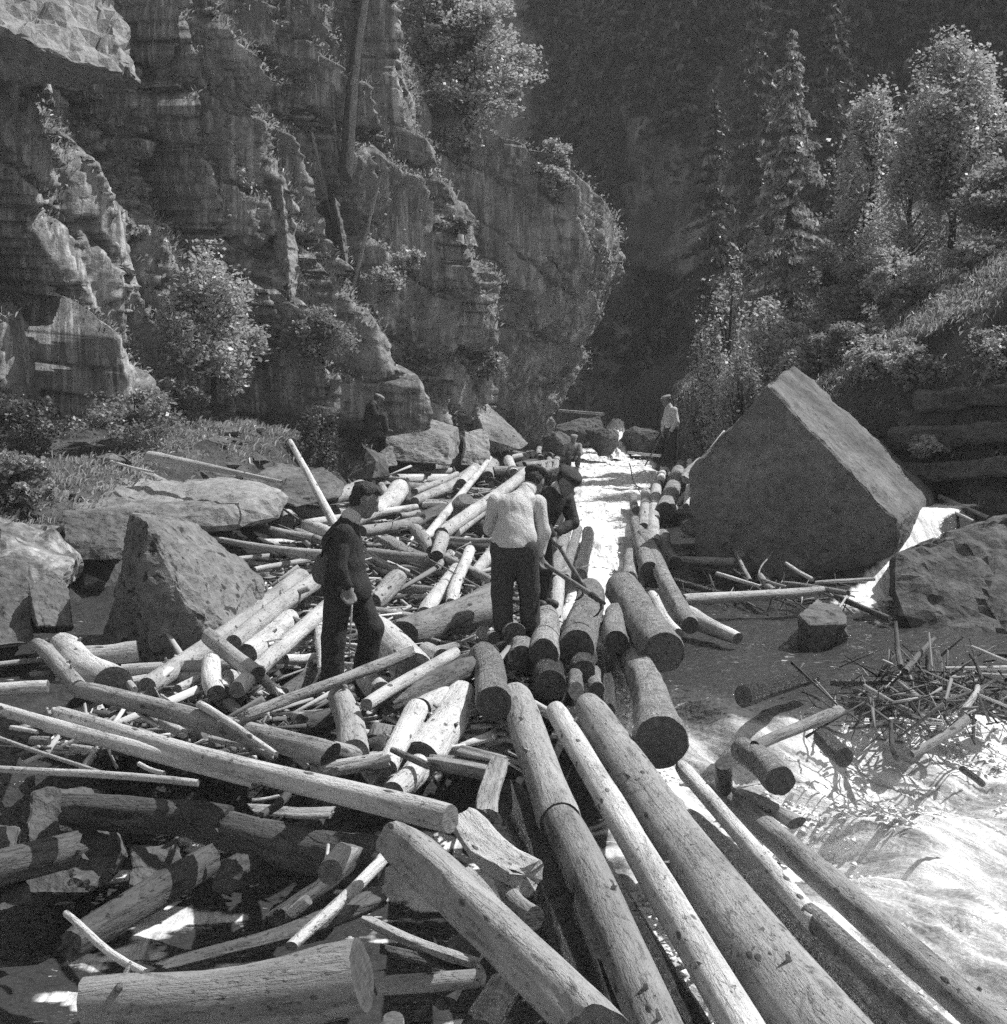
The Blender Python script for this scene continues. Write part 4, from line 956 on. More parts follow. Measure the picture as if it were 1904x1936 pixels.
((3.23,22.21,2.34),(2.86,21.39,2.06),0.060,0.091,'ms','grey broken piece under the splintered leaning trunk','trunk',None),
((3.95,33.77,1.78),(3.26,28.78,1.61),0.091,0.089,'p',"short log under the far standing man's feet",'log','logs lining the chute'),
((3.96,33.41,1.77),(3.73,29.88,1.65),0.051,0.046,'p',"thin stick beside the far standing man's log",'stick','logs lining the chute'),
((2.52,26.71,1.46),(2.33,24.10,1.37),0.072,0.074,'b','small log half awash at the right of the chute','log','logs lining the chute'),
((2.35,20.33,1.26),(2.17,17.32,1.16),0.102,0.094,'b','stub log right of the long barked log','log','logs lining the chute'),
((2.89,21.51,1.28),(3.21,19.54,1.21),0.124,0.121,'k',"broken dark log beside the boulder's foot",'log','driftwood on the right side of the pool'),
((3.34,22.04,1.37),(3.55,20.08,1.25),0.068,0.070,'d',"dark timber in the boulder's shade",'log','driftwood on the right side of the pool'),
((1.90,47.13,3.25),(3.29,45.11,3.12),0.045,0.043,'p','thin pale pole lying across the far rocks','pole',None),
((3.49,38.52,2.04),(4.30,37.52,1.96),0.037,0.036,'p','thin pole across the head of the chute','pole',None),
((3.09,34.00,1.83),(3.11,28.96,1.46),0.014,0.012,'d','thin dark rod sticking out of the chute','stick',None),
((2.68,41.07,2.56),(3.02,40.04,2.20),0.020,0.019,'p','little stick beside the far cascade','stick',None),
((3.46,25.03,2.54),(3.45,25.01,2.25),0.019,0.019,'d','small upright peg right of the far standing man','stake',None),
((1.95,14.80,1.03),(3.64,15.54,1.05),0.068,0.046,'p','long pale log lying level across the head of the pool','log','driftwood on the right side of the pool'),
((2.19,17.59,1.17),(2.94,17.48,1.16),0.052,0.056,'m','grey log left of the bent branch by the boulder','log','driftwood on the right side of the pool'),
((3.04,17.80,1.22),(3.59,18.23,1.26),0.052,0.063,'p','pale rounded log end under the boulder','log','driftwood on the right side of the pool'),
((3.04,18.20,1.31),(2.91,16.13,1.09),0.028,0.023,'m','bent leaning branch in front of the boulder','branch',None),
((3.57,17.94,1.28),(3.04,16.24,1.12),0.011,0.010,'m','thin curved twig right of the bent branch','twig',None),
((2.60,16.65,1.11),(2.95,15.65,1.07),0.026,0.022,'p','narrow pale stick slanting right into the pool debris','stick',None),
((3.05,16.24,1.12),(3.06,15.45,1.04),0.042,0.040,'m','short stub log right of the narrow pale stick','log','driftwood on the right side of the pool'),
((3.00,15.87,1.13),(3.20,15.45,1.09),0.018,0.018,'p','short bright stick beside the stub log','stick',None),
((3.29,16.03,1.06),(3.86,15.31,1.04),0.035,0.031,'m','grey pole just above the flat stone in the pool','log','driftwood on the right side of the pool'),
((3.69,16.25,1.04),(4.49,16.55,1.05),0.025,0.023,'m','dark pole floating near the shaded rock','log','driftwood on the right side of the pool'),
((3.48,16.85,1.21),(3.66,16.17,1.09),0.022,0.025,'p',"pale pole sticking up left in the boulder's shade",'pole',None),
((3.83,15.70,0.95),(4.19,14.78,0.82),0.034,0.032,'d','dark pole dipping into the white spill','log','driftwood on the right side of the pool'),
((3.72,14.81,1.07),(3.53,14.44,0.96),0.013,0.013,'p','short lit peg by the flat stone','stick',None),
((4.15,17.88,1.43),(4.34,17.66,1.42),0.016,0.016,'p',"small lit stick lying in the boulder's shade",'stick',None),
((2.11,16.88,0.99),(2.58,15.82,0.95),0.043,0.036,'k','soaked log between the chute and the level pale log','log','driftwood on the right side of the pool'),
((2.42,17.58,1.07),(3.03,16.98,1.04),0.034,0.033,'d','dark soaked pole behind the narrow pale stick','log','driftwood on the right side of the pool'),
((4.17,26.07,3.13),(4.32,25.55,2.90),0.020,0.016,'p',"pale stick showing over the boulder's left shoulder",'stick',None),
((6.20,18.96,1.71),(6.23,18.15,1.63),0.027,0.021,'p','pale stick in the small fall right of the boulder','stick',None),
((6.34,19.97,1.86),(6.64,18.75,1.63),0.033,0.031,'m','log bridging the small fall right of the boulder','log','driftwood on the right side of the pool'),
((1.84,10.42,0.86),(2.59,11.29,0.86),0.090,0.051,'k','thick wet black log on the pool lip with shining top','log','driftwood on the right side of the pool'),
((2.63,10.95,0.88),(3.13,10.95,0.88),0.032,0.032,'k','dark log right of the thick wet one','log','driftwood on the right side of the pool'),
((1.66,8.95,0.84),(2.43,9.86,0.87),0.038,0.046,'m','grey plank-like log pointing up right in the rapids','log','driftwood on the right side of the pool'),
((1.61,9.11,0.77),(1.71,8.32,0.77),0.088,0.099,'b','stout log with a black end turned to the right in the rapids','log','driftwood on the right side of the pool'),
((1.40,8.63,0.80),(1.42,8.73,0.61),0.053,0.056,'k','dark stub poking out of the foam beside the chute logs','log','driftwood on the right side of the pool'),
((2.22,9.44,0.78),(2.25,8.95,0.76),0.067,0.068,'k','short wet log with an oval end in mid rapids','log','driftwood on the right side of the pool'),
((2.72,10.23,0.98),(3.01,9.46,0.88),0.021,0.018,'m','thin board slanting down right in the brush heap','log','driftwood on the right side of the pool'),
((3.05,10.48,0.97),(3.08,9.97,0.92),0.023,0.023,'m','short grey pole above the thin board','log','driftwood on the right side of the pool'),
((3.42,11.90,1.22),(3.18,10.90,1.01),0.015,0.024,'d',"dark stake standing in the pool's brush heap",'stake',None),
((3.58,11.32,1.17),(3.17,10.74,1.00),0.019,0.028,'d','dark limb leaning right in the brush heap','branch',None),
((3.49,11.08,1.09),(3.39,10.59,0.87),0.050,0.088,'ds','black broken stump in the brush heap','stump',None),
((3.55,10.93,0.96),(4.08,10.81,0.95),0.014,0.017,'p','pale rod lying to the right edge in the brush heap','branch',None),
((3.49,10.75,1.03),(4.05,10.75,1.03),0.012,0.021,'p','whitish limb above the pale rod at the right edge','branch',None),
((2.74,9.08,0.75),(3.20,9.36,0.93),0.026,0.036,'m','grey pole rising right out of the rapids','log','driftwood on the right side of the pool'),
((3.81,11.08,1.14),(3.98,10.57,1.09),0.017,0.019,'p','pale split pole at the right edge above the brush heap','branch',None),
((2.91,8.60,0.78),(3.08,8.70,0.65),0.022,0.022,'k','small dark log tossed in the rapids at right','log','driftwood on the right side of the pool'),
((1.51,8.67,0.60),(1.78,8.21,0.54),0.034,0.048,'m','low log awash below the stout black-ended one','log','driftwood on the right side of the pool'),
((2.64,9.49,0.86),(2.79,9.46,0.86),0.022,0.022,'d','dark bough low in the brush heap','branch',None),
((2.37,9.30,0.88),(2.65,9.49,0.86),0.012,0.016,'d','thin dark bough left in the brush heap','branch',None),
((3.08,10.38,0.76),(3.33,10.44,0.77),0.067,0.074,'k','black soaked log under the brush heap','log','driftwood on the right side of the pool'),
((2.75,10.66,0.77),(2.88,10.38,0.76),0.062,0.073,'k','black soaked chunk left under the brush heap','log','driftwood on the right side of the pool'),
((3.55,10.72,0.78),(4.05,10.95,0.78),0.076,0.084,'k',"black soaked trunk under the brush heap's right side",'log','driftwood on the right side of the pool'),
((2.56,8.95,0.84),(2.63,9.04,0.72),0.016,0.015,'d','short dark stick standing in the foam','stick',None),
((2.65,9.29,0.93),(2.60,8.97,0.76),0.016,0.017,'d','dark bent stick in front of the brush heap','stick',None),
((3.26,9.68,0.89),(3.53,10.12,1.00),0.025,0.022,'p','pale limb rising at the right of the brush heap','branch',None),
((3.12,9.79,0.94),(3.72,10.27,1.03),0.014,0.015,'d','long dark rod rising right in the brush heap','branch',None),
((3.69,10.77,1.13),(3.68,10.46,0.99),0.015,0.015,'d','dark upright limb near the right edge','branch',None),
((2.91,9.46,0.88),(3.05,9.42,0.88),0.010,0.010,'p','lit twig over the black hole under the brush heap','twig',None),
((-1.88,8.24,0.54),(-0.66,7.54,0.51),0.119,0.124,'d','dark soaked log in the shadow under the longest log','log','long logs in the foreground'),
((-2.68,8.24,0.62),(-1.65,8.08,0.58),0.097,0.101,'d','dark log along the shaded pool behind the clean sawn pole','log','long logs in the foreground'),
((-1.58,7.72,0.37),(-1.04,8.49,0.45),0.091,0.116,'d','black log slanting up out of the shaded pool','log','long logs in the foreground'),
((-3.69,6.76,0.49),(-2.46,7.82,0.52),0.103,0.092,'d','black log end at the left edge over the shaded pool','log','long logs in the foreground'),
((-1.16,6.81,0.49),(-0.84,7.37,0.61),0.062,0.072,'ds','shredded dark log left of the thin bright white pole','log','long logs in the foreground'),
((-0.26,5.49,0.64),(0.02,6.51,0.68),0.065,0.090,'d',"dark log seen under the squared beam's right side",'log','long logs in the foreground'),
((-0.11,5.13,0.63),(0.08,5.96,0.66),0.071,0.070,'k','wet dark log low right of the squared beam','log','long logs in the foreground')]

# ------------------------------------------------------------------ logs
def frame_of(p, q):
    x = (Vector(q) - Vector(p)); ln = x.length; x.normalize()
    upv = Vector((0, 0, 1)) if abs(x.z) < 0.95 else Vector((0, 1, 0))
    y = upv.cross(x).normalized(); z = x.cross(y).normalized()
    m = Matrix((x, y, z)).transposed().to_4x4(); m.translation = Vector(p)
    return m, ln

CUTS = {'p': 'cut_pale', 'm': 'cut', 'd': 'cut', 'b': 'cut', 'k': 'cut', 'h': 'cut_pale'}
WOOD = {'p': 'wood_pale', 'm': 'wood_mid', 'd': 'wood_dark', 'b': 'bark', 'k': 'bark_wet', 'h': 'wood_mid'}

def make_log(name, p, q, r1, r2, style, seed, parts=True):
    rg_ = np.random.default_rng(seed)
    m, ln = frame_of(p, q)
    small = max(r1, r2) < 0.022
    NA = 10 if small else 22
    NR = int(np.clip(ln * 9, 6, 46))
    if style[0] in 'bk' and not small: NA, NR = 30, int(np.clip(ln * 14, 14, 60))
    t = np.linspace(0, 1, NR); ang = np.linspace(0, 2 * np.pi, NA, endpoint=False)
    x = t * ln
    so = seed * 3.17
    bend = min(0.05 * ln, 0.5 * max(r1, r2) + (0.06 * ln if small else 0)) * rg_.uniform(0.3, 1.0)
    ph = rg_.uniform(0, 6.28)
    prof = np.sin(np.pi * t) + 0.35 * np.sin(2 * np.pi * t + ph)
    cyv, czv = bend * prof * math.cos(ph), bend * prof * math.sin(ph) * 0.6
    T_, A_ = np.meshgrid(t, ang, indexing='ij')
    rad = (r1 + (r2 - r1) * T_)
    ca, sa = np.cos(A_), np.sin(A_)
    rough = {'p': 0.05, 'm': 0.07, 'd': 0.12, 'b': 0.07, 'k': 0.08, 'h': 0.11}[style[0]]
    rm = max(r1, r2)
    n = fbm(T_ * ln * 0.9 / rm * 0.14 + so, ca * 1.2, sa * 1.2 + so, 3, 7)
    rad = rad * (1 + rough * 1.3 * n)
    if style[0] in 'bk':
        rad = rad + rm * 0.05 * fbm(T_ * ln * 5 + so, ca * 5, sa * 5, 4, 17, ridged=True)
    # knots
    for _ in range(int(rg_.integers(2, 6) + ln)):
        kt, ka = rg_.uniform(0.03, 0.97), rg_.uniform(0, 6.28)
        da = np.angle(np.exp(1j * (A_ - ka)))
        rad = rad + rm * rg_.uniform(0.05, 0.16) * np.exp(-((T_ - kt) * ln / (0.35 * rm + 0.02)) ** 2 - (da / 0.28) ** 2)
    # swelling at the butt
    if rg_.random() < 0.4:
        rad = rad * (1 + 0.12 * np.exp(-((1 - T_) * ln / (2.5 * rm)) ** 2))
    Yc, Zc = rad * ca, rad * sa
    if style[0] == 'h':
        pw = (np.abs(ca) ** 4.5 + np.abs(sa) ** 4.5) ** (-1 / 4.5)
        th = -0.5; cyv, czv = cyv * 0.1, czv * 0.1
        Yc, Zc = rad * pw * ca, rad * pw * sa * 0.92
        Yc, Zc = Yc * math.cos(th) - Zc * math.sin(th), Yc * math.sin(th) + Zc * math.cos(th)
    if 's' in style:
        d0 = rg_.uniform(0.9, 2.2); c0, s0 = math.cos(d0), math.sin(d0)
        al = Yc * c0 + Zc * s0
        lim = rad * (0.12 + 0.25 * fbm(T_ * ln * 1.5 + so, ca * 3, 0, 3, 3))
        ex = np.clip(al - lim, 0, None) * 0.92
        Yc, Zc = Yc - ex * c0, Zc - ex * s0
        fib = rm * 0.10 * fbm(T_ * ln * 0.6, ca * 9, sa * 9 + so, 3, 5, ridged=True)
        Yc, Zc = Yc + fib * ca, Zc + fib * sa
    if style[0] == 'd' or 's' in style:
        pit_ = rm * 0.14 * fbm(T_ * ln * 2.0 + so, ca * 4, sa * 4, 4, 15, ridged=True)
        Yc, Zc = Yc + pit_ * ca, Zc + pit_ * sa
    Xc = T_ * ln
    # the ends: sawn a little askew, or broken
    jag = 0.55 if ('s' in style or style[0] in 'd') else (0.06 if style[0] != 'h' else 0.22)
    sk1, sk2 = rg_.uniform(-0.18, 0.18, 2), rg_.uniform(-0.18, 0.18, 2)
    if rg_.random() < 0.4 and not small: sk1 = np.array([math.cos(ph), math.sin(ph)]) * rg_.uniform(0.4, 0.85)      # felled with the axe: a slanting face
    if rg_.random() < 0.3 and not small: sk2 = np.array([math.cos(ph * 2), math.sin(ph * 2)]) * rg_.uniform(0.3, 0.7)
    e1 = np.clip(1 - Xc / (2.2 * rm + 1e-6), 0, 1); e2 = np.clip(1 - (ln - Xc) / (2.2 * rm + 1e-6), 0, 1)
    jn = fbm(ca * 3.2, sa * 3.2, so, 3, 23)
    Xc = Xc + e1 * (Yc * sk1[0] + Zc * sk1[1] + jag * rm * jn) + e2 * (Yc * sk2[0] + Zc * sk2[1] - jag * rm * jn)
    # worn edge
    Yc[0] *= 0.93; Zc[0] *= 0.93; Yc[-1] *= 0.93; Zc[-1] *= 0.93
    Yw = Yc + cyv[:, None]; Zw = Zc + czv[:, None]
    V = np.stack([Xc, Yw, Zw], -1)
    idx = np.arange(NR * NA).reshape(NR, NA)
    f = np.stack([idx[:-1], np.roll(idx, -1, 1)[:-1], np.roll(idx, -1, 1)[1:], idx[1:]], -1).reshape(-1, 4)
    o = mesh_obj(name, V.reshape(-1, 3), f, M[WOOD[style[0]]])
    o.matrix_world = m
    # sawn faces close the trunk
    for end in (0, -1):
        ring = V[end]; c = ring.mean(0)
        dirx = -1 if end == 0 else 1
        mid = c + (ring - c) * 0.55; mid[:, 0] += dirx * rm * 0.05 * fbm(ring[:, 1] * 9 / rm * .1, ring[:, 2] * 9 / rm * .1, so, 2, 2)
        vv = np.concatenate([ring, mid, c[None]])
        # local origin at the pith, so the year rings run round it
        loc = Vector(c); vv = vv - c
        fs = []
        for i in range(NA):
            j = (i + 1) % NA
            qd = (i, j, NA + j, NA + i); tr = (NA + i, NA + j, 2 * NA)
            fs += [qd, tr] if end == -1 else [qd[::-1], tr[::-1]]
        ce = mesh_obj('cut_end', vv, fs, M[CUTS[style[0]] if 's' not in style else WOOD[style[0]]], parent=o, smooth=False)
        ce.location = loc
    # stubs of lopped branches
    if parts and ln > 0.9 and style in ('p', 'm') and rm > 0.03:
        for _ in range(int(rg_.integers(1, 4))):
            kt, ka = rg_.uniform(0.08, 0.92), rg_.uniform(0.2, 2.9)
            i0 = int(kt * (NR - 1)); j0 = int(ka / 6.283 * NA) % NA
            base = V[i0, j0]; n_ = np.array([0.35, math.cos(ka), math.sin(ka)]); n_ /= np.linalg.norm(n_)
            a_ = np.cross(n_, [1, 0, 0]); a_ /= np.linalg.norm(a_); b_ = np.cross(n_, a_)
            rr_ = min(rm * rg_.uniform(0.10, 0.16), 0.013); L_ = min(rm * rg_.uniform(0.2, 0.5), 0.04)
            an = np.linspace(0, 6.283, 7)[:-1]
            r0 = np.array([base - n_ * rr_ + (a_ * math.cos(w) + b_ * math.sin(w)) * rr_ * 1.3 for w in an])
            r1_ = np.array([base + n_ * L_ * (0.8 + 0.3 * rg_.random()) + (a_ * math.cos(w) + b_ * math.sin(w)) * rr_ * 0.75 for w in an])
            fs = [(i, (i + 1) % 6, 6 + (i + 1) % 6, 6 + i) for i in range(6)] + [tuple(range(6, 12))]
            mesh_obj('branch_stub', np.concatenate([r0, r1_]).tolist(), fs, M['wood_mid'], parent=o, smooth=False)
    return o

NAMES = {'log': 'log', 'stick': 'stick', 'pole': 'pole', 'stake': 'stake', 'branch': 'branch', 'twig': 'twig', 'stump': 'stump', 'post': 'post', 'splinter': 'splinter', 'trunk': 'driftwood_trunk'}
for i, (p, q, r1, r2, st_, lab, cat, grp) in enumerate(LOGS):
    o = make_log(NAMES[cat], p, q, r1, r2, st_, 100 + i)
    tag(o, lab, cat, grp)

# trunks that show only in the gaps of the jam
frng = np.random.default_rng(5)
def under(u, v_, h):
    a_ = P(u, v_, 1.0); dz, dy = a_[2] - CAM_Z, a_[1]
    return P(u, v_, (CAM_Z - 0.45 - h) / (0.035 * dy - dz))
n_f = 0
FILL = []
for i in range(46):
    v_ = 870 + 470 * frng.random() ** 0.8
    lo_u = np.interp(v_, [870, 950, 1060, 1200, 1340], [640, 560, 520, 420, 120])
    hi_u = np.interp(v_, [870, 950, 1060, 1200, 1340], [1040, 1050, 1060, 1030, 1000])
    u = frng.uniform(lo_u, hi_u)
    c = under(u, v_, frng.uniform(-0.38, -0.08))
    az = frng.normal(0.25, 0.85); L_ = frng.uniform(1.0, 2.4) * (1 + 0.03 * (c[1] - 9))
    dv_ = np.array([math.sin(az), math.cos(az), frng.normal(0.0, 0.10)]) * L_ / 2
    r_ = frng.uniform(0.07, 0.14)
    FILL.append((c - dv_, c + dv_, r_, r_ * frng.uniform(0.75, 1.0), 'ppmmdm'[int(frng.integers(0, 6))]))
for i in range(26):
    v_ = 858 + 130 * frng.random()
    u = frng.uniform(np.interp(v_, [858, 950, 990], [800, 660, 600]), np.interp(v_, [858, 950, 990], [1040, 1045, 1030]))
    c = under(u, v_, frng.uniform(-0.05, 0.16))
    az = frng.normal(0.5, 0.6); L_ = frng.uniform(1.2, 3.0)
    dv_ = np.array([math.sin(az), math.cos(az), frng.normal(0.05, 0.12)]) * L_ / 2
    r_ = frng.uniform(0.07, 0.14)
    FILL.append((c - dv_, c + dv_, r_, r_ * frng.uniform(0.7, 1.0), 'pppmbm'[int(frng.integers(0, 6))]))
for i, (p, q, r1, r2, st_) in enumerate(FILL):
    o = make_log('log', p, q, r1, r2, st_, 900 + i, parts=False)
    tag(o, 'half-hidden log showing in the gaps deep inside the jam', 'log', 'logs deep inside the jam')

# splinters, bark and chips that choke the gaps: nobody could count them
drng = np.random.default_rng(9)
n_ = 3800
v_ = 865 + 560 * drng.random(n_) ** 0.75
lo_u = np.interp(v_, [865, 950, 1060, 1200, 1340, 1425], [640, 560, 520, 420, 150, 60]); hi_u = np.interp(v_, [865, 950, 1060, 1200, 1340, 1425], [1040, 1050, 1060, 1010, 990, 980])
u_ = drng.uniform(lo_u, hi_u)
cs = np.array([under(a, b, h_) for a, b, h_ in zip(u_, v_, drng.uniform(-0.22, 0.10, n_))])
def chips(name, cs, lab, mat, drng, k1, k2, up_=0.25):
  n_ = len(cs)
  az = drng.uniform(0, 6.283, n_); el = drng.normal(0, up_, n_)
  dx = np.stack([np.cos(az) * np.cos(el), np.sin(az) * np.cos(el), np.sin(el)], 1)
  ln_ = drng.gamma(2.0, k1, n_) + 0.05; wd = drng.uniform(0.25 * k2, k2, n_); th = wd * drng.uniform(0.3, 0.9, n_)
  sy = np.cross(dx, [0, 0, 1]); sy /= np.linalg.norm(sy, axis=1)[:, None]; sz = np.cross(sy, dx)
  roll = drng.uniform(0, 3.14, n_); sy, sz = sy * np.cos(roll)[:, None] + sz * np.sin(roll)[:, None], sz * np.cos(roll)[:, None] - sy * np.sin(roll)[:, None]
  cor = []
  for ex, tap in ((-0.5, 1.0), (0.5, 0.45)):
      for a, b in ((-1, -1), (1, -1), (1, 1), (-1, 1)):
          cor.append(cs + dx * (ex * ln_)[:, None] + sy * (a * wd * tap)[:, None] + sz * (b * th * tap)[:, None])
  V = np.stack(cor, 1).reshape(-1, 3)
  fq = np.array([(0, 3, 2, 1), (4, 5, 6, 7), (0, 1, 5, 4), (1, 2, 6, 5), (2, 3, 7, 6), (3, 0, 4, 7)])
  F_ = (fq[None] + 8 * np.arange(n_)[:, None, None]).reshape(-1, 4)
  o = mesh_obj(name, V, F_, mat, smooth=False)
  tag(o, lab, 'debris', kind='stuff')
k = NT('splinters'); rr = k.n('ShaderNodeNewGeometry').outputs['Random Per Island']
M['splinters'] = k.fin(k.ramp(rr, [(0.0, 0.06), (0.4, 0.2), (0.7, 0.4), (1.0, 0.7)]), k.bump(k.noise(k.world(), 60, 3), 0.5, 0.01), 0.85, 0.2)
chips('wood_splinters', cs, 'splinters, bark and chips choking the gaps between the logs', M['splinters'], drng, 0.10, 0.028)
ci = drng.choice(len(cs), 520, replace=False)
chips('split_billets', cs[ci] + np.array([0, 0, 0.10]), 'larger split billets and slats strewn over the jam', M['splinters'], drng, 0.26, 0.036)
k = NT('wet_brush'); rr = k.n('ShaderNodeNewGeometry').outputs['Random Per Island']
M['brush'] = k.fin(k.ramp(rr, [(0.0, 0.02), (0.6, 0.07), (0.85, 0.2), (1.0, 0.5)]), None, 0.6, 0.4)
u2 = drng.uniform(1290, 1600, 170); v2 = drng.uniform(1040, 1150, 170)
cs2 = np.array([under(a, b, -0.12) for a, b in zip(u2, v2)])
u2 = drng.normal(1760, 95, 420); v2 = drng.normal(1310, 30, 420)
cs2 = np.concatenate([cs2, np.array([under(a, b, h_) for a, b, h_ in zip(u2, v2, drng.uniform(-0.15, 0.18, 420))])])
chips('brush_twigs', cs2, 'dark tangled twigs of the brush heap stranded on the pool lip', M['brush'], drng, 0.13, 0.014, 0.5)

# ------------------------------------------------------------------ people: one smooth surface grown round a posed skeleton
def surface_nets(F, org, h):
    ins = F < 0
    nx, ny, nz = F.shape
    c = [ins[i:nx-1+i, j:ny-1+j, k_:nz-1+k_] for i in (0, 1) for j in (0, 1) for k_ in (0, 1)]
    s = sum(a.astype(np.int8) for a in c)
    act = (s > 0) & (s < 8)
    idx = -np.ones(act.shape, np.int64); cells_ = np.argwhere(act); idx[act] = np.arange(len(cells_))
    acc = np.zeros((len(cells_), 3)); cnt = np.zeros(len(cells_))
    I, J, K = cells_.T
    corners = [(i, j, k_) for i in (0, 1) for j in (0, 1) for k_ in (0, 1)]
    for a in corners:
        for ax in range(3):
            if a[ax]: continue
            b = list(a); b[ax] = 1
            fa = F[I + a[0], J + a[1], K + a[2]]; fb = F[I + b[0], J + b[1], K + b[2]]
            cr = (fa < 0) != (fb < 0)
            t = np.where(cr, fa / np.where(cr, fa - fb, 1), 0)
            p = np.tile(np.array(a, float), (len(cells_), 1)); p[:, ax] += t
            acc[cr] += p[cr]; cnt[cr] += 1
    V = (cells_ + acc / cnt[:, None]) * h + org
    faces = []
    for ax in range(3):
        o1, o2 = (ax + 1) % 3, (ax + 2) % 3
        sl0 = [slice(1, -1)] * 3; sl0[ax] = slice(0, -1); sl1 = list(sl0); sl1[ax] = slice(1, None)
        a_, b_ = ins[tuple(sl0)], ins[tuple(sl1)]
        for flip, m in ((False, a_ & ~b_), (True, ~a_ & b_)):
            e = np.argwhere(m)
            if not len(e): continue
            off = np.ones(3, int); off[ax] = 0
            e = e + off
            def cell(d1, d2):
                q_ = e.copy(); q_[:, o1] -= d1; q_[:, o2] -= d2
                return idx[q_[:, 0], q_[:, 1], q_[:, 2]]
            qd = np.stack([cell(1, 1), cell(0, 1), cell(0, 0), cell(1, 0)], 1)
            faces.append(qd[:, ::-1] if flip else qd)
    return V, np.concatenate(faces)

def cone_d(p, a, b, r1, r2, sq=None):
    a, b = np.asarray(a, float), np.asarray(b, float)
    ba = b - a; L2 = max(ba @ ba, 1e-9)
    pa = p - a
    t = np.clip((pa @ ba) / L2, 0, 1)
    dv = pa - t[..., None] * ba
    if sq is not None:                      # flattened section: (axis, factor)
        ax, f = np.asarray(sq[0], float), sq[1]
        al = dv @ ax
        dv = dv + (al * (f - 1))[..., None] * ax
    return np.linalg.norm(dv, axis=-1) - (r1 + (r2 - r1) * t)

def ell_d(p, c, r, rot=None):
    q_ = p - np.asarray(c, float)
    if rot is not None: q_ = q_ @ np.asarray(rot)
    r = np.asarray(r, float)
    k0 = np.linalg.norm(q_ / r, axis=-1)
    return (k0 - 1) * r.min() * np.clip(k0, 0.6, 1.0) ** 0 if False else (k0 - 1.0) * np.minimum(r.min() * 1.25, r.max())

def grow(name, prims, h, mat, parent=None, blend=0.03, wrinkle=0.0, wf=9.0, cut=None, seed=1, loc=None):
    pts = []
    for pr in prims:
        if pr[0] == 'c': pts += [np.asarray(pr[1]) - max(pr[3], pr[4]), np.asarray(pr[1]) + max(pr[3], pr[4]), np.asarray(pr[2]) - max(pr[3], pr[4]), np.asarray(pr[2]) + max(pr[3], pr[4])]
        else: pts += [np.asarray(pr[1]) - max(pr[2]), np.asarray(pr[1]) + max(pr[2])]
    pts = np.array(pts); lo = pts.min(0) - 4 * h - 0.02; hi = pts.max(0) + 4 * h + 0.02
    n = np.ceil((hi - lo) / h).astype(int) + 1
    ax = [lo[i] + np.arange(n[i]) * h for i in range(3)]
    F = np.full(n, 0.4)
    for pr in prims:
        if pr[0] == 'c': rr_ = max(pr[3], pr[4]); bl = np.minimum(pr[1], pr[2]) - rr_; bh = np.maximum(pr[1], pr[2]) + rr_
        else: rr_ = max(pr[2]); bl = np.asarray(pr[1]) - rr_; bh = np.asarray(pr[1]) + rr_
        i0 = np.clip(((bl - blend - 0.02 - lo) / h).astype(int), 0, n - 1); i1 = np.clip(((bh + blend + 0.02 - lo) / h).astype(int) + 2, 1, n)
        sl = tuple(slice(i0[i], i1[i]) for i in range(3))
        G = np.stack(np.meshgrid(*[ax[i][sl[i]] for i in range(3)], indexing='ij'), -1)
        if pr[0] == 'c': d = cone_d(G, pr[1], pr[2], pr[3], pr[4], pr[5] if len(pr) > 5 else None)
        else: d = ell_d(G, pr[1], pr[2], pr[3] if len(pr) > 3 else None)
        Fs = F[sl]
        hh = np.clip(0.5 + 0.5 * (Fs - d) / blend, 0, 1)
        F[sl] = Fs * (1 - hh) + d * hh - blend * hh * (1 - hh)
    if wrinkle:
        near = np.argwhere(np.abs(F) < wrinkle * 1.5 + h * 2)
        pw = near * h + lo
        F[near[:, 0], near[:, 1], near[:, 2]] += wrinkle * fbm(pw[:, 0] * wf, pw[:, 1] * wf, pw[:, 2] * wf * (0.45 if wf < 20 else 1.0), 3, seed, ridged=True)
    if cut is not None:
        G = np.stack(np.meshgrid(*ax, indexing='ij'), -1)
        for (pt, nn) in cut:                # keep the side the normal points away from
            F = np.maximum(F, (G - np.asarray(pt, float)) @ (np.asarray(nn, float) / np.linalg.norm(nn)))
    V, fc = surface_nets(F, lo, h)
    o = mesh_obj(name, V, fc, mat, parent=parent)
    if loc is not None: o.location = loc
    return o

def rotm(yaw=0, pitch=0, roll=0):
    """columns: forward, left, up of a head that looks along +x, then turned"""
    return np.array((Matrix.Rotation(yaw, 3, 'Z') @ Matrix.Rotation(pitch, 3, 'Y') @ Matrix.Rotation(roll, 3, 'X')))

def head_prims(c, Rm):
    c = np.asarray(c, float)
    def w(v): return c + Rm @ np.asarray(v, float)
    e = [('e', w((-0.008, 0, 0.035)), (0.098, 0.076, 0.092), Rm), ('e', w((0.03, 0, -0.035)), (0.068, 0.060, 0.085), Rm),
         ('c', w((0.05, 0, -0.095)), w((0.068, 0, -0.09)), 0.026, 0.022),                # chin
         ('c', w((0.088, 0, 0.012)), w((0.112, 0, -0.028)), 0.011, 0.016),              # nose
         ('c', w((0.083, -0.03, 0.028)), w((0.083, 0.03, 0.028)), 0.014, 0.014),        # brow
         ('c', w((0.078, -0.016, -0.058)), w((0.078, 0.016, -0.058)), 0.012, 0.012),    # mouth
         ('e', w((0.0, 0.076, -0.005)), (0.024, 0.012, 0.034), Rm), ('e', w((0.0, -0.076, -0.005)), (0.024, 0.012, 0.034), Rm)]
    return e

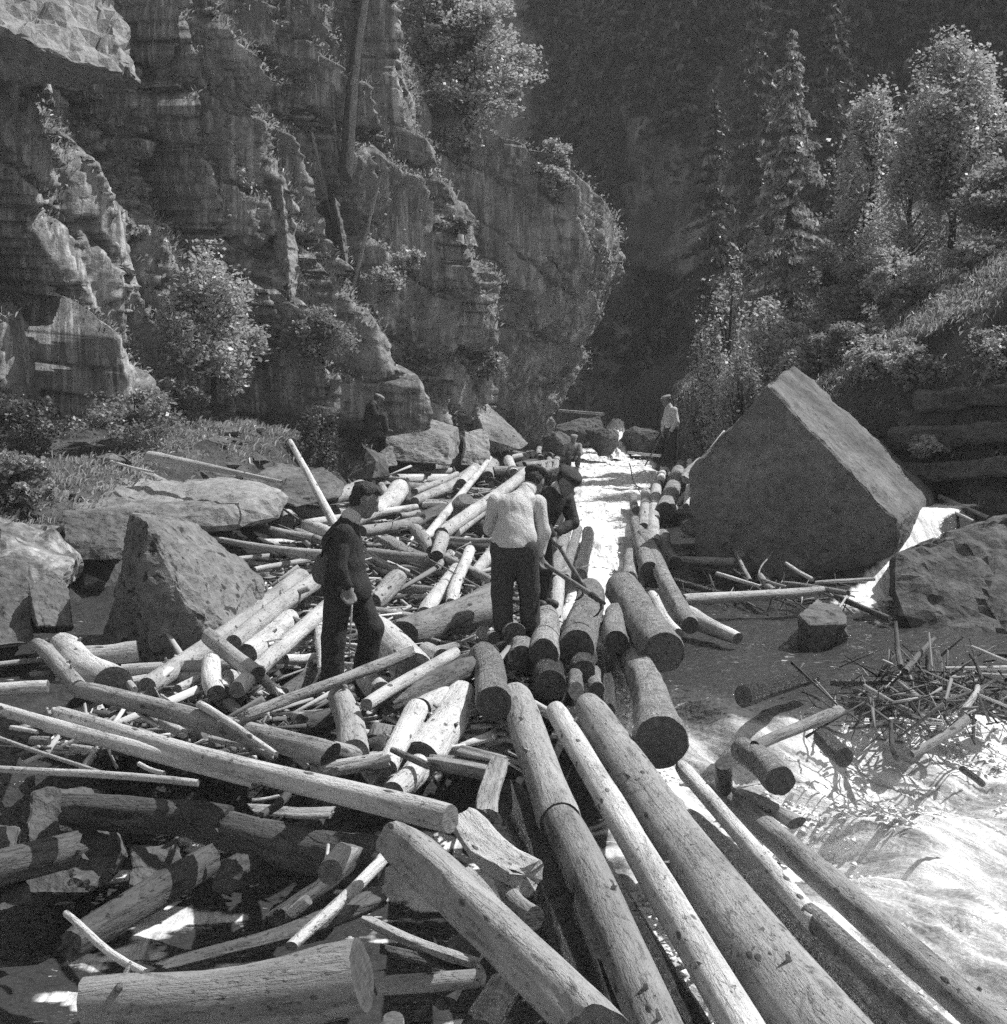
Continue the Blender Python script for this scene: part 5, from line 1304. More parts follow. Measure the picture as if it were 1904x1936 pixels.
def hand_prims(wr, d, side, curl=0.5):
    """wrist, direction of the hand, direction in which the fingers lie side by side"""
    wr, d, side = [np.asarray(a, float) for a in (wr, d, side)]
    d = d / np.linalg.norm(d); side = side - (side @ d) * d; side /= np.linalg.norm(side); palm = np.cross(d, side)
    pr = [('c', wr, wr + d * 0.07, 0.027, 0.036, (palm, 1.7))]
    for i, (o_, l_) in enumerate(((-0.033, 0.060), (-0.011, 0.072), (0.011, 0.068), (0.032, 0.052))):
        k0 = wr + d * 0.085 + side * o_; k1 = k0 + (d * math.cos(curl) + palm * math.sin(curl)) * l_ * 0.6
        k2 = k1 + (d * math.cos(curl * 2.2) + palm * math.sin(curl * 2.2)) * l_ * 0.55
        pr += [('c', k0, k1, 0.0105, 0.0095), ('c', k1, k2, 0.0095, 0.0075)]
    t0 = wr + d * 0.025 - side * 0.03; t1 = t0 - side * 0.022 + d * 0.035 + palm * 0.015; t2 = t1 + d * 0.03 + palm * 0.018
    pr += [('c', t0, t1, 0.013, 0.0115), ('c', t1, t2, 0.0115, 0.009)]
    return pr

M['skin'] = mat_plain('skin', 0.14, 0.22, 60, 0.6, 0.15, 0.35)
M['cloth_black'] = mat_plain('dark_cloth', 0.035, 0.065, 90, 0.95, 0.9, 0.1, 0.03, fold=9)
M['cloth_dark'] = mat_plain('grey_dark_cloth', 0.05, 0.09, 90, 0.95, 0.9, 0.1, 0.03, fold=9)
M['cloth_white'] = mat_plain('pale_shirt', 0.5, 0.66, 90, 0.9, 0.9, 0.15, 0.035, fold=10)
M['cloth_grey'] = mat_plain('grey_shirt', 0.22, 0.34, 90, 0.9, 0.4, 0.15, 0.006, fold=8)
M['hair'] = mat_plain('hair', 0.012, 0.06, 70, 0.6, 0.9, 0.4, 0.02)
M['leather'] = mat_plain('boot_leather', 0.03, 0.07, 40, 0.6, 0.4, 0.4)
M['canvas'] = mat_plain('canvas_bag', 0.09, 0.15, 80, 0.9, 0.4, 0.1, 0.006, fold=6)
M['iron'] = mat_plain('iron', 0.03, 0.07, 50, 0.5, 0.3, 0.5)
M['handle'] = mat_plain('tool_handle', 0.10, 0.2, 30, 0.6, 0.3, 0.3)

def person(origin, J, label, top='jacket', top_mat='cloth_black', leg_mat='cloth_black', headgear=None, res=0.010, yaw=0, pitch=0, roll=0,
           curl=0.6, bag=None, loose=1.0, hem=None, group=None, sc=1.0, cap_mat='cloth_dark', hand_side=None):
    """J: joints in metres from the feet, x right, y away, z up"""
    J = {k_: np.asarray(v_, float) * sc for k_, v_ in J.items()}
    Rm = rotm(yaw, pitch, roll)
    hd = J['head']
    spine_mid = (J['pelvis'] + J['chest']) / 2
    body = head_prims(hd, Rm)
    body += [('c', J['neck'], hd + Rm @ np.array([-0.02, 0, -0.04]), 0.058, 0.052), ('c', J['chest'], J['neck'], 0.10, 0.06),
             ('c', J['pelvis'], J['chest'], 0.12, 0.125), ('c', J['shl'], J['shr'], 0.058, 0.058)]
    for s in 'lr':
        body += [('c', J['sh' + s], J['el' + s], 0.048, 0.038), ('c', J['el' + s], J['wr' + s], 0.040, 0.027)]
        dirn = J['ha' + s] - J['wr' + s] if 'ha' + s in J else J['wr' + s] - J['el' + s]
        sd = hand_side if hand_side is not None else (0.3, 1, 0)
        body += hand_prims(J['wr' + s], dirn, sd, curl)
        body += [('c', J['hip' + s], J['kn' + s], 0.078, 0.052), ('c', J['kn' + s], J['an' + s], 0.052, 0.036), ('c', J['an' + s], J['to' + s], 0.036, 0.03)]
    o = grow('person', body, res, M['skin'], blend=0.022, loc=tuple(origin))
    tag(o, label, 'person', group)
    # top garment
    g = [('c', J['pelvis'] + (J['chest'] - J['pelvis']) * 0.05, spine_mid, 0.145 * loose, 0.145 * loose), ('c', spine_mid, J['chest'], 0.145 * loose, 0.148),
         ('c', J['chest'], J['neck'], 0.145, 0.075), ('c', J['shl'], J['shr'], 0.078, 0.078)]
    g.append(('c', J['hipl'] + [0, 0, 0.10], J['hipr'] + [0, 0, 0.10], 0.105, 0.105))
    if hem is not None: g.append(('c', J['pelvis'], hem, 0.15 * loose, 0.16 * loose))
    zc_ = (hem[2] * sc - 0.06) if hem is not None else min(J['hipl'][2], J['hipr'][2]) + (0.03 if J['pelvis'][2] > 0.5 else -0.12)
    tp_ = grow(top, g, res, M[top_mat], parent=o, blend=0.035, wrinkle=0.007, wf=9, seed=3, cut=[((0, 0, zc_), (0, 0, -1))])
    for s in 'lr':
        g = [('c', J['sh' + s], J['el' + s], 0.076, 0.062), ('c', J['el' + s], J['el' + s] + (J['wr' + s] - J['el' + s]) * 0.92, 0.062, 0.05),
             ('c', J['sh' + s], J['sh' + s] * 0.75 + J['chest'] * 0.25, 0.074, 0.07)]
        grow('sleeve', g, res, M[top_mat], parent=tp_, blend=0.03, wrinkle=0.009, wf=10, seed=4)
    nd = (hd - J['neck']); nd /= np.linalg.norm(nd)
    grow('collar', [('c', J['neck'] + nd * 0.02, J['neck'] + nd * 0.045, 0.078, 0.068)], res, M['cloth_white' if top == 'jacket' else top_mat], parent=tp_, blend=0.01)
    # trousers
    g = [('c', J['hipl'] + [0, 0, 0.01], J['hipr'] + [0, 0, 0.01], 0.115, 0.115), ('c', J['pelvis'] - [0, 0, 0.03], J['pelvis'] + (J['chest'] - J['pelvis']) * 0.05, 0.125, 0.125)]
    for s in 'lr':
        hemp = J['kn' + s] + (J['an' + s] - J['kn' + s]) * 0.86
        g += [('c', J['hip' + s], J['kn' + s], 0.105 * loose, 0.086 * loose), ('c', J['kn' + s], hemp, 0.085 * loose, 0.08 * loose)]
    grow('trousers', g, res, M[leg_mat], parent=o, blend=0.03, wrinkle=0.010, wf=8, seed=5)
    for s in 'lr':
        d = J['to' + s] - J['an' + s]
        g = [('c', J['an' + s] + [0, 0, 0.09], J['an' + s], 0.055, 0.052), ('c', J['an' + s] - [0, 0, 0.02], J['to' + s], 0.05, 0.045)]
        grow('boot', g, res, M['leather'], parent=o, blend=0.03)
    def w(v): return hd + Rm @ np.asarray(v, float)
    if headgear == 'hair' or headgear is None:
        grow('hair', [('e', w((-0.022, 0, 0.055)), (0.100, 0.085, 0.092), Rm), ('e', w((-0.055, 0, -0.01)), (0.058, 0.074, 0.075), Rm), ('e', w((0.045, 0, 0.098)), (0.055, 0.062, 0.042), Rm)],
             res * 0.8, M['hair'], parent=o, blend=0.02, wrinkle=0.010, wf=30, cut=[(w((0.062, 0, 0.05)), Rm @ np.array([1, 0, -0.55]))])
    else:
        grow('hair', [('e', w((-0.03, 0, 0.03)), (0.088, 0.083, 0.09), Rm)], res, M['hair'], parent=o, wrinkle=0.004, wf=30, cut=[(w((0.03, 0, 0)), Rm @ np.array([1, 0, 0]))])
        cap = [('e', w((-0.012, 0, 0.088)), (0.118, 0.104, 0.048), Rm), ('e', w((0.02, 0, 0.10)), (0.095, 0.09, 0.035), Rm)]
        cp_ = grow('cap', cap, res * 0.8, M[cap_mat], parent=o, blend=0.03, wrinkle=0.004, wf=12)
        grow('cap_peak', [('c', w((0.085, -0.045, 0.068)), w((0.085, 0.045, 0.068)), 0.036, 0.036, (Rm @ np.array([0, 0, 1.0]), 3.4)), ('c', w((0.12, -0.02, 0.06)), w((0.12, 0.02, 0.06)), 0.022, 0.022, (Rm @ np.array([0, 0, 1.0]), 3.4))],
             res * 0.6, M[cap_mat], parent=cp_, blend=0.01)
    return o

def rod(name, pts, radii, mat, parent=None, n=10):
    """a stick through the given points (world), local origin at the first"""
    pts = [np.asarray(p, float) for p in pts]; o0 = pts[0].copy()
    V, F_ = [], []
    for i, p in enumerate(pts):
        d = pts[min(i + 1, len(pts) - 1)] - pts[max(i - 1, 0)]; d /= np.linalg.norm(d)
        a_ = np.cross(d, [0.31, 0.2, 0.93]); a_ /= np.linalg.norm(a_); b_ = np.cross(d, a_)
        for w in range(n):
            t_ = 2 * math.pi * w / n
            V.append(p - o0 + (a_ * math.cos(t_) + b_ * math.sin(t_)) * radii[i])
    for i in range(len(pts) - 1):
        for w in range(n):
            F_.append((i * n + w, i * n + (w + 1) % n, (i + 1) * n + (w + 1) % n, (i + 1) * n + w))
    F_.append(tuple(range(n))[::-1]); F_.append(tuple(range((len(pts) - 1) * n, len(pts) * n)))
    o = mesh_obj(name, V, F_, mat)
    if parent is not None:
        o.parent = parent; o.location = o0 - np.array(parent.location)
    else: o.location = o0
    return o

# --- standing man in a dark jacket, in profile, head bowed
A0 = P(665, 1328, 10.2)
person(A0, dict(head=(.105, 0, 1.50), neck=(-.005, 0, 1.36), chest=(-.06, 0, 1.18), pelvis=(-.05, 0, .86), shl=(-.045, .17, 1.27), shr=(-.03, -.17, 1.26),
                ell=(-.05, .27, 1.02), wrl=(.06, .20, .86), elr=(-.065, -.25, 1.02), wrr=(.0, -.235, .90), har=(.02, -.235, .82),
                hipl=(.0, .09, .84), hipr=(-.08, -.09, .84), knl=(.135, .10, .54), knr=(-.12, -.10, .48), anl=(.065, .12, .08), anr=(-.125, -.12, .10), tol=(.20, .12, .05), tor=(.01, -.13, .06)),
       'young man in a dark jacket standing in profile on the jam, head bowed', 'jacket', 'cloth_black', 'cloth_black', 'hair', 0.0095, yaw=0.1, pitch=0.42, loose=1.08, hem=(-.015, 0, .84), hand_side=(1, .1, 0))
# his satchel
bg = P(617, 1078, 10.05)
bag = grow('satchel', [('c', (-.035, 0, .07), (.06, 0, .10), .052, .055, ((0, 1, 0), 1.2)), ('c', (-.045, 0, -.05), (.075, 0, -.075), .056, .055, ((0, 1, 0), 1.2)), ('c', (-.05, 0, 0), (.07, 0, 0), .06, .06, ((0, 1, 0), 1.2))],
           0.008, M['canvas'], blend=0.04, wrinkle=0.006, wf=9, loc=tuple(bg))
tag(bag, 'grey canvas satchel hanging behind the jacketed man\'s hip', 'bag')
rod('strap', [bg + [-.03, -.03, .10], bg + [-.01, -.05, .19], bg + [.04, -.06, .25]], [.008, .008, .008], M['leather'], parent=bag, n=6)
rod('strap', [bg + [.05, -.06, -.10], bg + [.05, -.07, -.17], bg + [.03, -.06, -.19]], [.008, .008, .006], M['leather'], parent=bag, n=6)
ca_ = rod('cane', [P(667, 1112, 9.94), P(664, 1170, 9.94), P(660, 1240, 9.96)], [.008, .007, .005], M['wood_pale'], n=8)
tag(ca_, 'thin light cane hanging from the jacketed man\'s hand', 'cane')

# --- man in the pale shirt, seen from behind, stooping over his hook
B0 = P(975, 1214, 11.6)
person(B0, dict(head=(.165, .33, 1.335), neck=(.09, .24, 1.26), chest=(.005, .12, 1.10), pelvis=(-.02, 0, .80), shl=(-.165, .14, 1.17), shr=(.185, .16, 1.16),
                ell=(-.215, .30, .94), wrl=(.02, .36, .80), elr=(.235, .15, .92), wrr=(.205, .13, .735), har=(.225, .15, .66),
                hipl=(-.10, .01, .78), hipr=(.08, .0, .78), knl=(-.115, .03, .42), knr=(.115, .05, .43), anl=(-.10, .0, .06), anr=(.125, .06, .09), tol=(-.05, .13, .03), tor=(.17, .18, .06)),
       'man in a pale shirt and dark trousers seen from behind, stooping over his hook', 'shirt', 'cloth_white', 'cloth_dark', 'cap', 0.0095, yaw=1.1, pitch=0.55, loose=1.1, hand_side=(.6, .5, -.6))
# --- man in dark clothes and cap, leaning in beyond him
C0 = P(1030, 1150, 12.9)
person(C0, dict(head=(.195, -.10, 1.19), neck=(.11, -.02, 1.11), chest=(.03, .03, .98), pelvis=(-.10, .12, .72), shl=(.20, .10, 1.03), shr=(.02, -.10, 1.07),
                ell=(.265, .06, .80), wrl=(.11, -.10, .72), elr=(-.03, -.16, .84), wrr=(.055, -.16, .70), hal=(.09, -.13, .65), har=(.09, -.16, .63),
                hipl=(-.02, .16, .70), hipr=(-.15, .06, .70), knl=(.0, .06, .38), knr=(-.10, .0, .38), anl=(-.03, .12, .07), anr=(-.13, .08, .07), tol=(.09, .03, .03), tor=(-.02, .0, .03)),
       'man in dark clothes and a cap leaning forward beyond the pale-shirted man', 'jacket', 'cloth_dark', 'cloth_black', 'cap', 0.0095, yaw=-0.75, pitch=0.65, loose=1.0, hand_side=(.5, .6, -.5))

def peavey(hand, tip, label, k_=0.018):
    hand, tip = np.asarray(hand), np.asarray(tip)
    d = (tip - hand); L_ = np.linalg.norm(d); d /= L_
    top = hand - d * 0.28
    h_ = rod('hook_pole', [top, hand, hand + d * L_ * 0.6, tip - d * 0.05], [k_ * 0.9, k_, k_ * 1.25, k_ * 1.45], M['handle'])
    tag(h_, label, 'hook pole')
    dn = np.array([-0.25, -0.1, -1.0]); dn -= (dn @ d) * d * 0.6; dn /= np.linalg.norm(dn)
    rod('iron_ferrule', [tip - d * 0.13, tip - d * 0.04, tip + d * 0.03], [k_ * 1.45, k_ * 1.6, k_ * 0.7], M['iron'], parent=h_)
    rod('hook', [tip - d * 0.02, tip + dn * 0.05 + d * 0.015, tip + dn * 0.11 + d * 0.005, tip + dn * 0.155 - d * 0.025], [.014, .013, .010, .003], M['iron'], parent=h_)
peavey(B0 + [.235, .16, .655], P(1139, 1138, 11.4), 'hook pole held by the man in the pale shirt, tip on the chute log')
peavey(C0 + [.10, -.17, .64], P(1106, 1114, 12.6), 'hook pole of the dark-clothed man, steeper of the two')

# --- far man standing at the head of the chute
D0 = P(1268, 882, 31.0)
person(D0, dict(head=(-.10, 0, 1.47), neck=(-.04, 0, 1.33), chest=(.0, 0, 1.15), pelvis=(.02, 0, .86), shl=(-.06, .16, 1.26), shr=(.05, -.16, 1.26),
                ell=(-.14, .20, 1.0), wrl=(-.17, .10, .78), elr=(.10, -.22, 1.0), wrr=(-.02, -.2, .80),
                hipl=(-.02, .08, .84), hipr=(.05, -.08, .84), knl=(-.04, .10, .46), knr=(.06, -.10, .46), anl=(-.02, .10, .07), anr=(.05, -.10, .07), tol=(-.16, .10, .03), tor=(-.09, -.12, .03)),
       'far man in a light shirt and flat cap standing right of the chute', 'shirt', 'cloth_white', 'cloth_black', 'cap', 0.013, yaw=math.pi + 0.15, pitch=0.35, loose=1.05, cap_mat='cloth_grey')
pr_ = rod('pole', [D0 + [.02, -.12, 1.05], D0 + [-.17, .1, .78], D0 + [-.42, .25, .25], D0 + [-.55, .3, 0]], [.018, .018, .017, .015], M['handle'])
tag(pr_, 'pole in the far standing man\'s hands', 'pole')
# --- man sitting below the cliff
E0 = P(699, 803, min([cliff_point(u_, v_)[1] for u_ in (685, 700, 715, 735) for v_ in (750, 770, 790, 810)] + [33.0]) - 0.45)
person(E0, dict(head=(.21, 0, .60), neck=(.12, 0, .52), chest=(.06, 0, .40), pelvis=(-.02, 0, .10), shl=(.06, .16, .46), shr=(.08, -.16, .46),
                ell=(.14, .2, .26), wrl=(.28, .08, .16), elr=(.16, -.2, .26), wrr=(.30, -.06, .16),
                hipl=(.0, .09, .09), hipr=(.0, -.09, .09), knl=(.34, .12, .22), knr=(.34, -.12, .20), anl=(.40, .12, -.14), anr=(.42, -.12, -.14), tol=(.52, .12, -.17), tor=(.54, -.12, -.17)),
       'man in dark clothes sitting hunched on the rocks under the cliff', 'jacket', 'cloth_black', 'cloth_black', 'cap', 0.013, yaw=0.1, pitch=0.5, loose=0.95, sc=0.9, cap_mat='cloth_grey')
# --- man crouching beside the head of the chute
F0 = P(1083, 872, 37.5)
person(F0, dict(head=(.02, -.05, .60), neck=(.0, .0, .48), chest=(.0, .04, .38), pelvis=(.0, .1, .12), shl=(.17, .02, .42), shr=(-.17, .02, .42),
                ell=(.22, -.1, .22), wrl=(.10, -.26, .14), elr=(-.22, -.1, .22), wrr=(-.10, -.26, .14),
                hipl=(.09, .08, .10), hipr=(-.09, .08, .10), knl=(.13, -.22, .20), knr=(-.13, -.22, .20), anl=(.12, -.1, -.12), anr=(-.12, -.1, -.12), tol=(.13, -.24, -.15), tor=(-.13, -.24, -.15)),
       'man crouching low beside the head of the chute, only head and shoulders plain', 'shirt', 'cloth_grey', 'cloth_dark', 'cap', 0.014, yaw=-1.4, pitch=0.2, cap_mat='cloth_grey')

# ------------------------------------------------------------------ plants
def leaf_quads(cen, size, prng, flat=0.0, aspect=0.6, droop=None):
    """one leaf per point: a folded diamond (two triangles)"""
    n = len(cen)
    a = prng.normal(size=(n, 3)); a[:, 2] *= (1 - flat)
    if droop is not None: a = a * 0.5 + droop
    a /= np.linalg.norm(a, axis=1)[:, None] + 1e-9
    b = prng.normal(size=(n, 3)); b[:, 2] *= (1 - flat * 0.8); b -= (b * a).sum(1)[:, None] * a; b /= np.linalg.norm(b, axis=1)[:, None] + 1e-9
    s = (size * prng.uniform(0.35, 1.6, n))[:, None]
    V = np.stack([cen - a * s * 0.5, cen + b * s * aspect * 0.5, cen + a * s * 0.5, cen - b * s * aspect * 0.5], 1).reshape(-1, 3)
    F_ = np.arange(4 * n).reshape(n, 4)
    return V, F_

def tubes(paths, nseg=6):
    """paths: list of (points, radii)"""
    V, F_ = [], []
    for pts, rad in paths:
        base = len(V)
        for i, p in enumerate(pts):
            p = np.asarray(p, float)
            d = np.asarray(pts[min(i + 1, len(pts) - 1)], float) - np.asarray(pts[max(i - 1, 0)], float); d /= np.linalg.norm(d) + 1e-9
            a_ = np.cross(d, [0.3, 0.9, 0.2]); a_ /= np.linalg.norm(a_) + 1e-9; b_ = np.cross(d, a_)
            for w in range(nseg):
                t_ = 2 * math.pi * w / nseg
                V.append(p + (a_ * math.cos(t_) + b_ * math.sin(t_)) * rad[i])
        for i in range(len(pts) - 1):
            for w in range(nseg):
                F_.append((base + i * nseg + w, base + i * nseg + (w + 1) % nseg, base + (i + 1) * nseg + (w + 1) % nseg, base + (i + 1) * nseg + w))
    return np.array(V), np.array(F_)

def broadleaf(name, base, top, rx, label, mat, seed, n=5000, leaf=0.10, clumps=26, squash=1.0, crown_from=0.3, cat='tree', group=None, flat=0.0, lean=(0, 0), rxy=None):
    prng = np.random.default_rng(seed)
    n = int(n * 1.9); leaf = leaf * 0.82; clumps = int(clumps * 1.35)
    base = np.asarray(base, float); H = top - base[2]
    o = empty(name, base); tag(o, label, cat, group)
    ry = rx if rxy is None else rxy
    zc = H * (crown_from + (1 - crown_from) * 0.5); hz = H * (1 - crown_from) * 0.5
    cc, paths = [], []
    trunk_top = np.array([lean[0], lean[1], H * 0.9])
    npt = 7
    tp = [trunk_top * t_ + np.array([0.05 * H * 0.3 * math.sin(3 * t_ + seed), 0.03 * H * 0.3 * math.cos(4 * t_ + seed), 0]) * t_ for t_ in np.linspace(0, 1, npt)]
    r0 = max(0.018 * H + 0.012, 0.02)
    paths.append((tp, [r0 * (1 - 0.85 * t_) + 0.005 for t_ in np.linspace(0, 1, npt)]))
    for _ in range(clumps):
        while True:
            q_ = prng.uniform(-1, 1, 3)
            if q_ @ q_ < 1 and q_ @ q_ > 0.12: break
        w_ = 1.0 - 0.35 * max(q_[2], 0)
        c = np.array([q_[0] * rx * w_ + lean[0] * 0.8, q_[1] * ry * w_ + lean[1] * 0.8, zc + q_[2] * hz])
        cc.append(c)
        t_ = np.clip((c[2] / H) * 0.75, 0.1, 0.9)
        s_ = trunk_top * t_
        mid = (s_ + c) / 2 + np.array([0, 0, 0.06 * H * prng.uniform(-0.4, 1)])
        paths.append(([s_, mid, c], [r0 * 0.42, r0 * 0.26, r0 * 0.08]))
    cc = np.array(cc)
    tv, tf = tubes(paths, 5)
    mesh_obj('trunk', tv, tf, M['trunk'], parent=o)
    wts = prng.dirichlet(np.ones(clumps) * 4)
    L_ = []
    for c, w_ in zip(cc, wts):
        m_ = int(n * w_)
        sg = np.array([rx, ry, hz * squash]) * prng.uniform(0.09, 0.19)
        L_.append(c + np.clip(prng.normal(size=(m_, 3)), -1.9, 1.9) * sg)
    L_ = np.concatenate(L_)
    v_, f_ = leaf_quads(L_, leaf, prng, max(flat, 0.45))
    mesh_obj('crown', v_, f_, mat, parent=o, smooth=False)
    return o

def spruce_parts(H, rad, seed, dense=1.0, card=0.16):
    prng = np.random.default_rng(seed)
    paths = [([(0, 0, 0), (0, 0, H * 0.5), (0, 0, H)], [0.016 * H + 0.01, 0.01 * H, 0.005])]
    pts, dr = [], []
    z = H * 0.10
    while z < H * 0.99:
        t_ = z / H; R_ = rad * (1 - t_) ** 0.85 * prng.uniform(0.75, 1.1) + 0.04
        for b in range(int(prng.integers(4, 7))):
            az = prng.uniform(0, 6.283); L_ = R_ * prng.uniform(0.65, 1.12)
            d = np.array([math.cos(az), math.sin(az), 0])
            nn = max(3, int(L_ / 0.05 * 1.1 * dense))
            s = np.linspace(0.08, 1, nn) * L_
            droop = -0.22 * s - 0.16 * s * s / max(L_, .1) + 0.18 * np.clip(s / L_ - 0.75, 0, 1) * L_
            c = d[None] * s[:, None] + np.array([0, 0, z])[None]; c[:, 2] += droop
            paths.append(([np.array([0, 0, z]), c[len(c) // 2], c[-1]], [0.014, 0.009, 0.003]))
            sd = np.array([-d[1], d[0], 0])
            for k_ in range(3):
                wdt = 0.20 * L_ * (1 - 0.6 * s / L_)
                cc = c + sd[None] * (prng.normal(size=nn) * wdt)[:, None] + np.array([0, 0, -1])[None] * (np.abs(prng.normal(size=nn)) * 0.06)[:, None]
                pts.append(cc); dr.append(np.tile(d * 0.6 + np.array([0, 0, -0.75]), (nn, 1)))
        z += H * 0.028 * prng.uniform(0.8, 1.25) + 0.02
    pts = np.concatenate(pts); dr = np.concatenate(dr)
    lv = leaf_quads(pts, card, prng, 0.0, 0.42, droop=dr)
    return tubes(paths, 5), lv

def spruce(base, H, rad, label, seed, mat='needle', group=None, dense=1.0, card=0.16):
    o = empty('spruce_tree', base); tag(o, label, 'tree', group)
    (tv, tf), (lv, lf) = spruce_parts(H, rad, seed, dense, card)
    mesh_obj('trunk', tv, tf, M['trunk'], parent=o)
    mesh_obj('crown', lv, lf, M[mat], parent=o, smooth=False)
    return o

def top_z(v_, d): return P(952, v_, d)[2]
def on_ground(u, d):   # foot of a plant
    x_ = (u - 952) / 2600.0 * d
    return np.array([x_, d, float(ground_z(x_, d)) - 0.05])

RT = 'trees on the right slope'
# --- right slope
broadleaf('broadleaf_tree', on_ground(1790, 27), top_z(95, 27), 1.05, 'tall slim tree with pale sunlit leaves at the right edge', M['leaf_light'], 1, n=9500, leaf=0.105, clumps=52, crown_from=0.34, group=RT)
broadleaf('broadleaf_tree', on_ground(1640, 31), top_z(185, 31), 0.95, 'pale bushy tree left of the tall slim one', M['leaf_light'], 2, n=7000, leaf=0.11, clumps=40, crown_from=0.15, group=RT)
broadleaf('broadleaf_tree', on_ground(1925, 25), top_z(300, 25), 1.3, 'leafy tree cut by the right edge of the picture', M['leaf_mid'], 3, n=6000, leaf=0.10, clumps=40, crown_from=0.1, group=RT)
spruce(on_ground(1487, 34), top_z(62, 34) - on_ground(1487, 34)[2], 1.75, 'tall spruce with drooping sunlit boughs above the great boulder', 4, dense=1.7, card=0.16, group=RT)
spruce(on_ground(1452, 36), top_z(300, 36) - on_ground(1452, 36)[2], 1.5, 'shorter spruce in front of the tall one', 5, dense=1.0, card=0.19, group=RT)
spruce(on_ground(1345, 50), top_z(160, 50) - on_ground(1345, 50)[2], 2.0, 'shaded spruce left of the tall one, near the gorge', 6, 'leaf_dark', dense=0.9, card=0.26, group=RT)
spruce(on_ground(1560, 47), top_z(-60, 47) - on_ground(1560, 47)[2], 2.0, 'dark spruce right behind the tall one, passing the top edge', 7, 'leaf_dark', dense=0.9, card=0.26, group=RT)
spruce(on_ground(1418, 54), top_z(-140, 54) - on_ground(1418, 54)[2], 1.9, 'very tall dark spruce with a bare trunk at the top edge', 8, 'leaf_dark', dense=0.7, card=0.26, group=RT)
SH = 'bushes on the right slope'
for i, (u, d, vt, r_, n_, lab, mk) in enumerate([
        (1450, 25.5, 585, .80, 5200, 'rounded pale bush just above the great boulder\'s peak', 'leaf_light'),
        (1375, 29, 500, .62, 3600, 'loose bush with sparkling leaves overhanging the gorge', 'leaf_light'),
        (1395, 24.5, 660, .42, 2400, 'small bush behind the boulder\'s left shoulder', 'leaf_mid'),
        (1710, 27.5, 330, .90, 5600, 'broad bush between the slim tree and the pale bushy tree', 'leaf_light'),
        (1560, 30, 470, .75, 3600, 'greyish bush below the tall spruce', 'leaf_mid'),
        (1620, 27, 500, .70, 3600, 'bush on the slope left of the slim tree\'s trunk', 'leaf_mid'),
        (1850, 24.5, 455, .75, 3800, 'bush right of the slim tree\'s trunk', 'leaf_light'),
        (1740, 25, 540, .60, 2800, 'low bush under the slim tree', 'leaf_mid'),
        (1550, 25.5, 600, .55, 2600, 'bush on the slope above the boulder\'s slab', 'leaf_mid'),
        (1650, 24.5, 610, .50, 2200, 'low bush over the boulder\'s slanting slab', 'leaf_light'),
        (1800, 23.5, 630, .50, 2200, 'bush on the brink of the layered rock wall', 'leaf_light'),
        (1900, 22.5, 640, .60, 2600, 'bush at the right edge above the rock wall', 'leaf_mid'),
        (1590, 34, 395, .80, 3600, 'bush between the two spruces and the pale bushy tree', 'leaf_mid'),
        (1330, 34, 600, .50, 2200, 'low dim bush beside the gorge\'s dark', 'leaf_mid'),
        (1880, 28, 380, .90, 4200, 'tall bush behind the slim tree, right', 'leaf_light')]):
    broadleaf('bush', on_ground(u, d), top_z(vt, d), r_, lab, M[mk], 60 + i, n=n_, leaf=0.085, clumps=26, crown_from=0.05, cat='bush', group=SH)

for i, (u, vb, vt, d, r_, lab, mk) in enumerate([(1655, 720, 640, 22.2, .45, 'bright scrub hanging over the brink behind the boulder\'s slab', 'leaf_light'), (1720, 735, 650, 21.4, .5, 'bright scrub on the brink left of the layered wall', 'leaf_light'),
        (1800, 740, 655, 20.9, .5, 'scrub hanging over the middle of the layered wall', 'leaf_mid'), (1875, 720, 625, 20.4, .55, 'scrub hanging over the right of the layered wall', 'leaf_light'),
        (1590, 690, 610, 23.2, .45, 'scrub on the brink just behind the boulder\'s peak', 'leaf_mid'), (1760, 860, 815, 20.2, .3, 'small tuft growing out of the layered wall', 'leaf_light'), (1690, 560, 470, 25, .6, 'spreading bush on the slope below the slim tree', 'leaf_light'),
        (1840, 600, 520, 23.5, .55, 'spreading bush low at the right edge of the slope', 'leaf_light')]):
    p_ = P(u, vb, d); broadleaf('bush', p_, p_[2] + (vb - vt) / 2600.0 * d, r_, lab, M[mk], 160 + i, n=2200, leaf=0.08, clumps=22, crown_from=0.0, cat='bush', group=SH)
# --- on and below the cliff
CB = 'bushes on the cliff'
def cliff_bush(u, vb, vt, rpx, n_, lab, mk, seed, leaf=0.1, squash=1.0, clumps=24, flat=0.0, name='bush', cat='bush', pull=0.3, cf=0.05):
    p_, d_ = cliff_point(u, vb)
    p_ = p_ + np.array([0.12, -0.5, 0]) * pull
    broadleaf(name, p_, p_[2] + (vb - vt) / 2600.0 * d_, rpx / 2600.0 * d_, lab, M[mk], seed, n=n_, leaf=leaf, clumps=clumps, crown_from=cf, cat=cat, group=CB if cat == 'bush' else None, squash=squash, flat=flat)
cliff_bush(400, 760, 505, 88, 7000, 'large leafy bush at the cliff foot above the tapering trunk', 'leaf_light', 81, leaf=0.12, clumps=44, pull=3.2)
for i, (u, d, vt, r_, lab) in enumerate([(60, 22.5, 745, .75, 'dark shrub at the left edge below the cliff'), (255, 23.5, 735, .8, 'dark shrub left of the large leafy bush'),
        (610, 28.5, 755, .5, 'dark shrub left of the seated man'), (30, 18, 850, .45, 'low shrub on the ledge at the left edge')]):
    broadleaf('shrub', on_ground(u, d), top_z(vt, d), r_, lab, M['leaf_mid' if i % 2 else 'leaf_dark'], 130 + i, n=2600, leaf=0.085, clumps=24, crown_from=0.02, cat='bush', group=CB)
cliff_bush(700, 590, 490, 60, 3600, 'bush on the ledge in the middle of the cliff', 'leaf_light', 82)
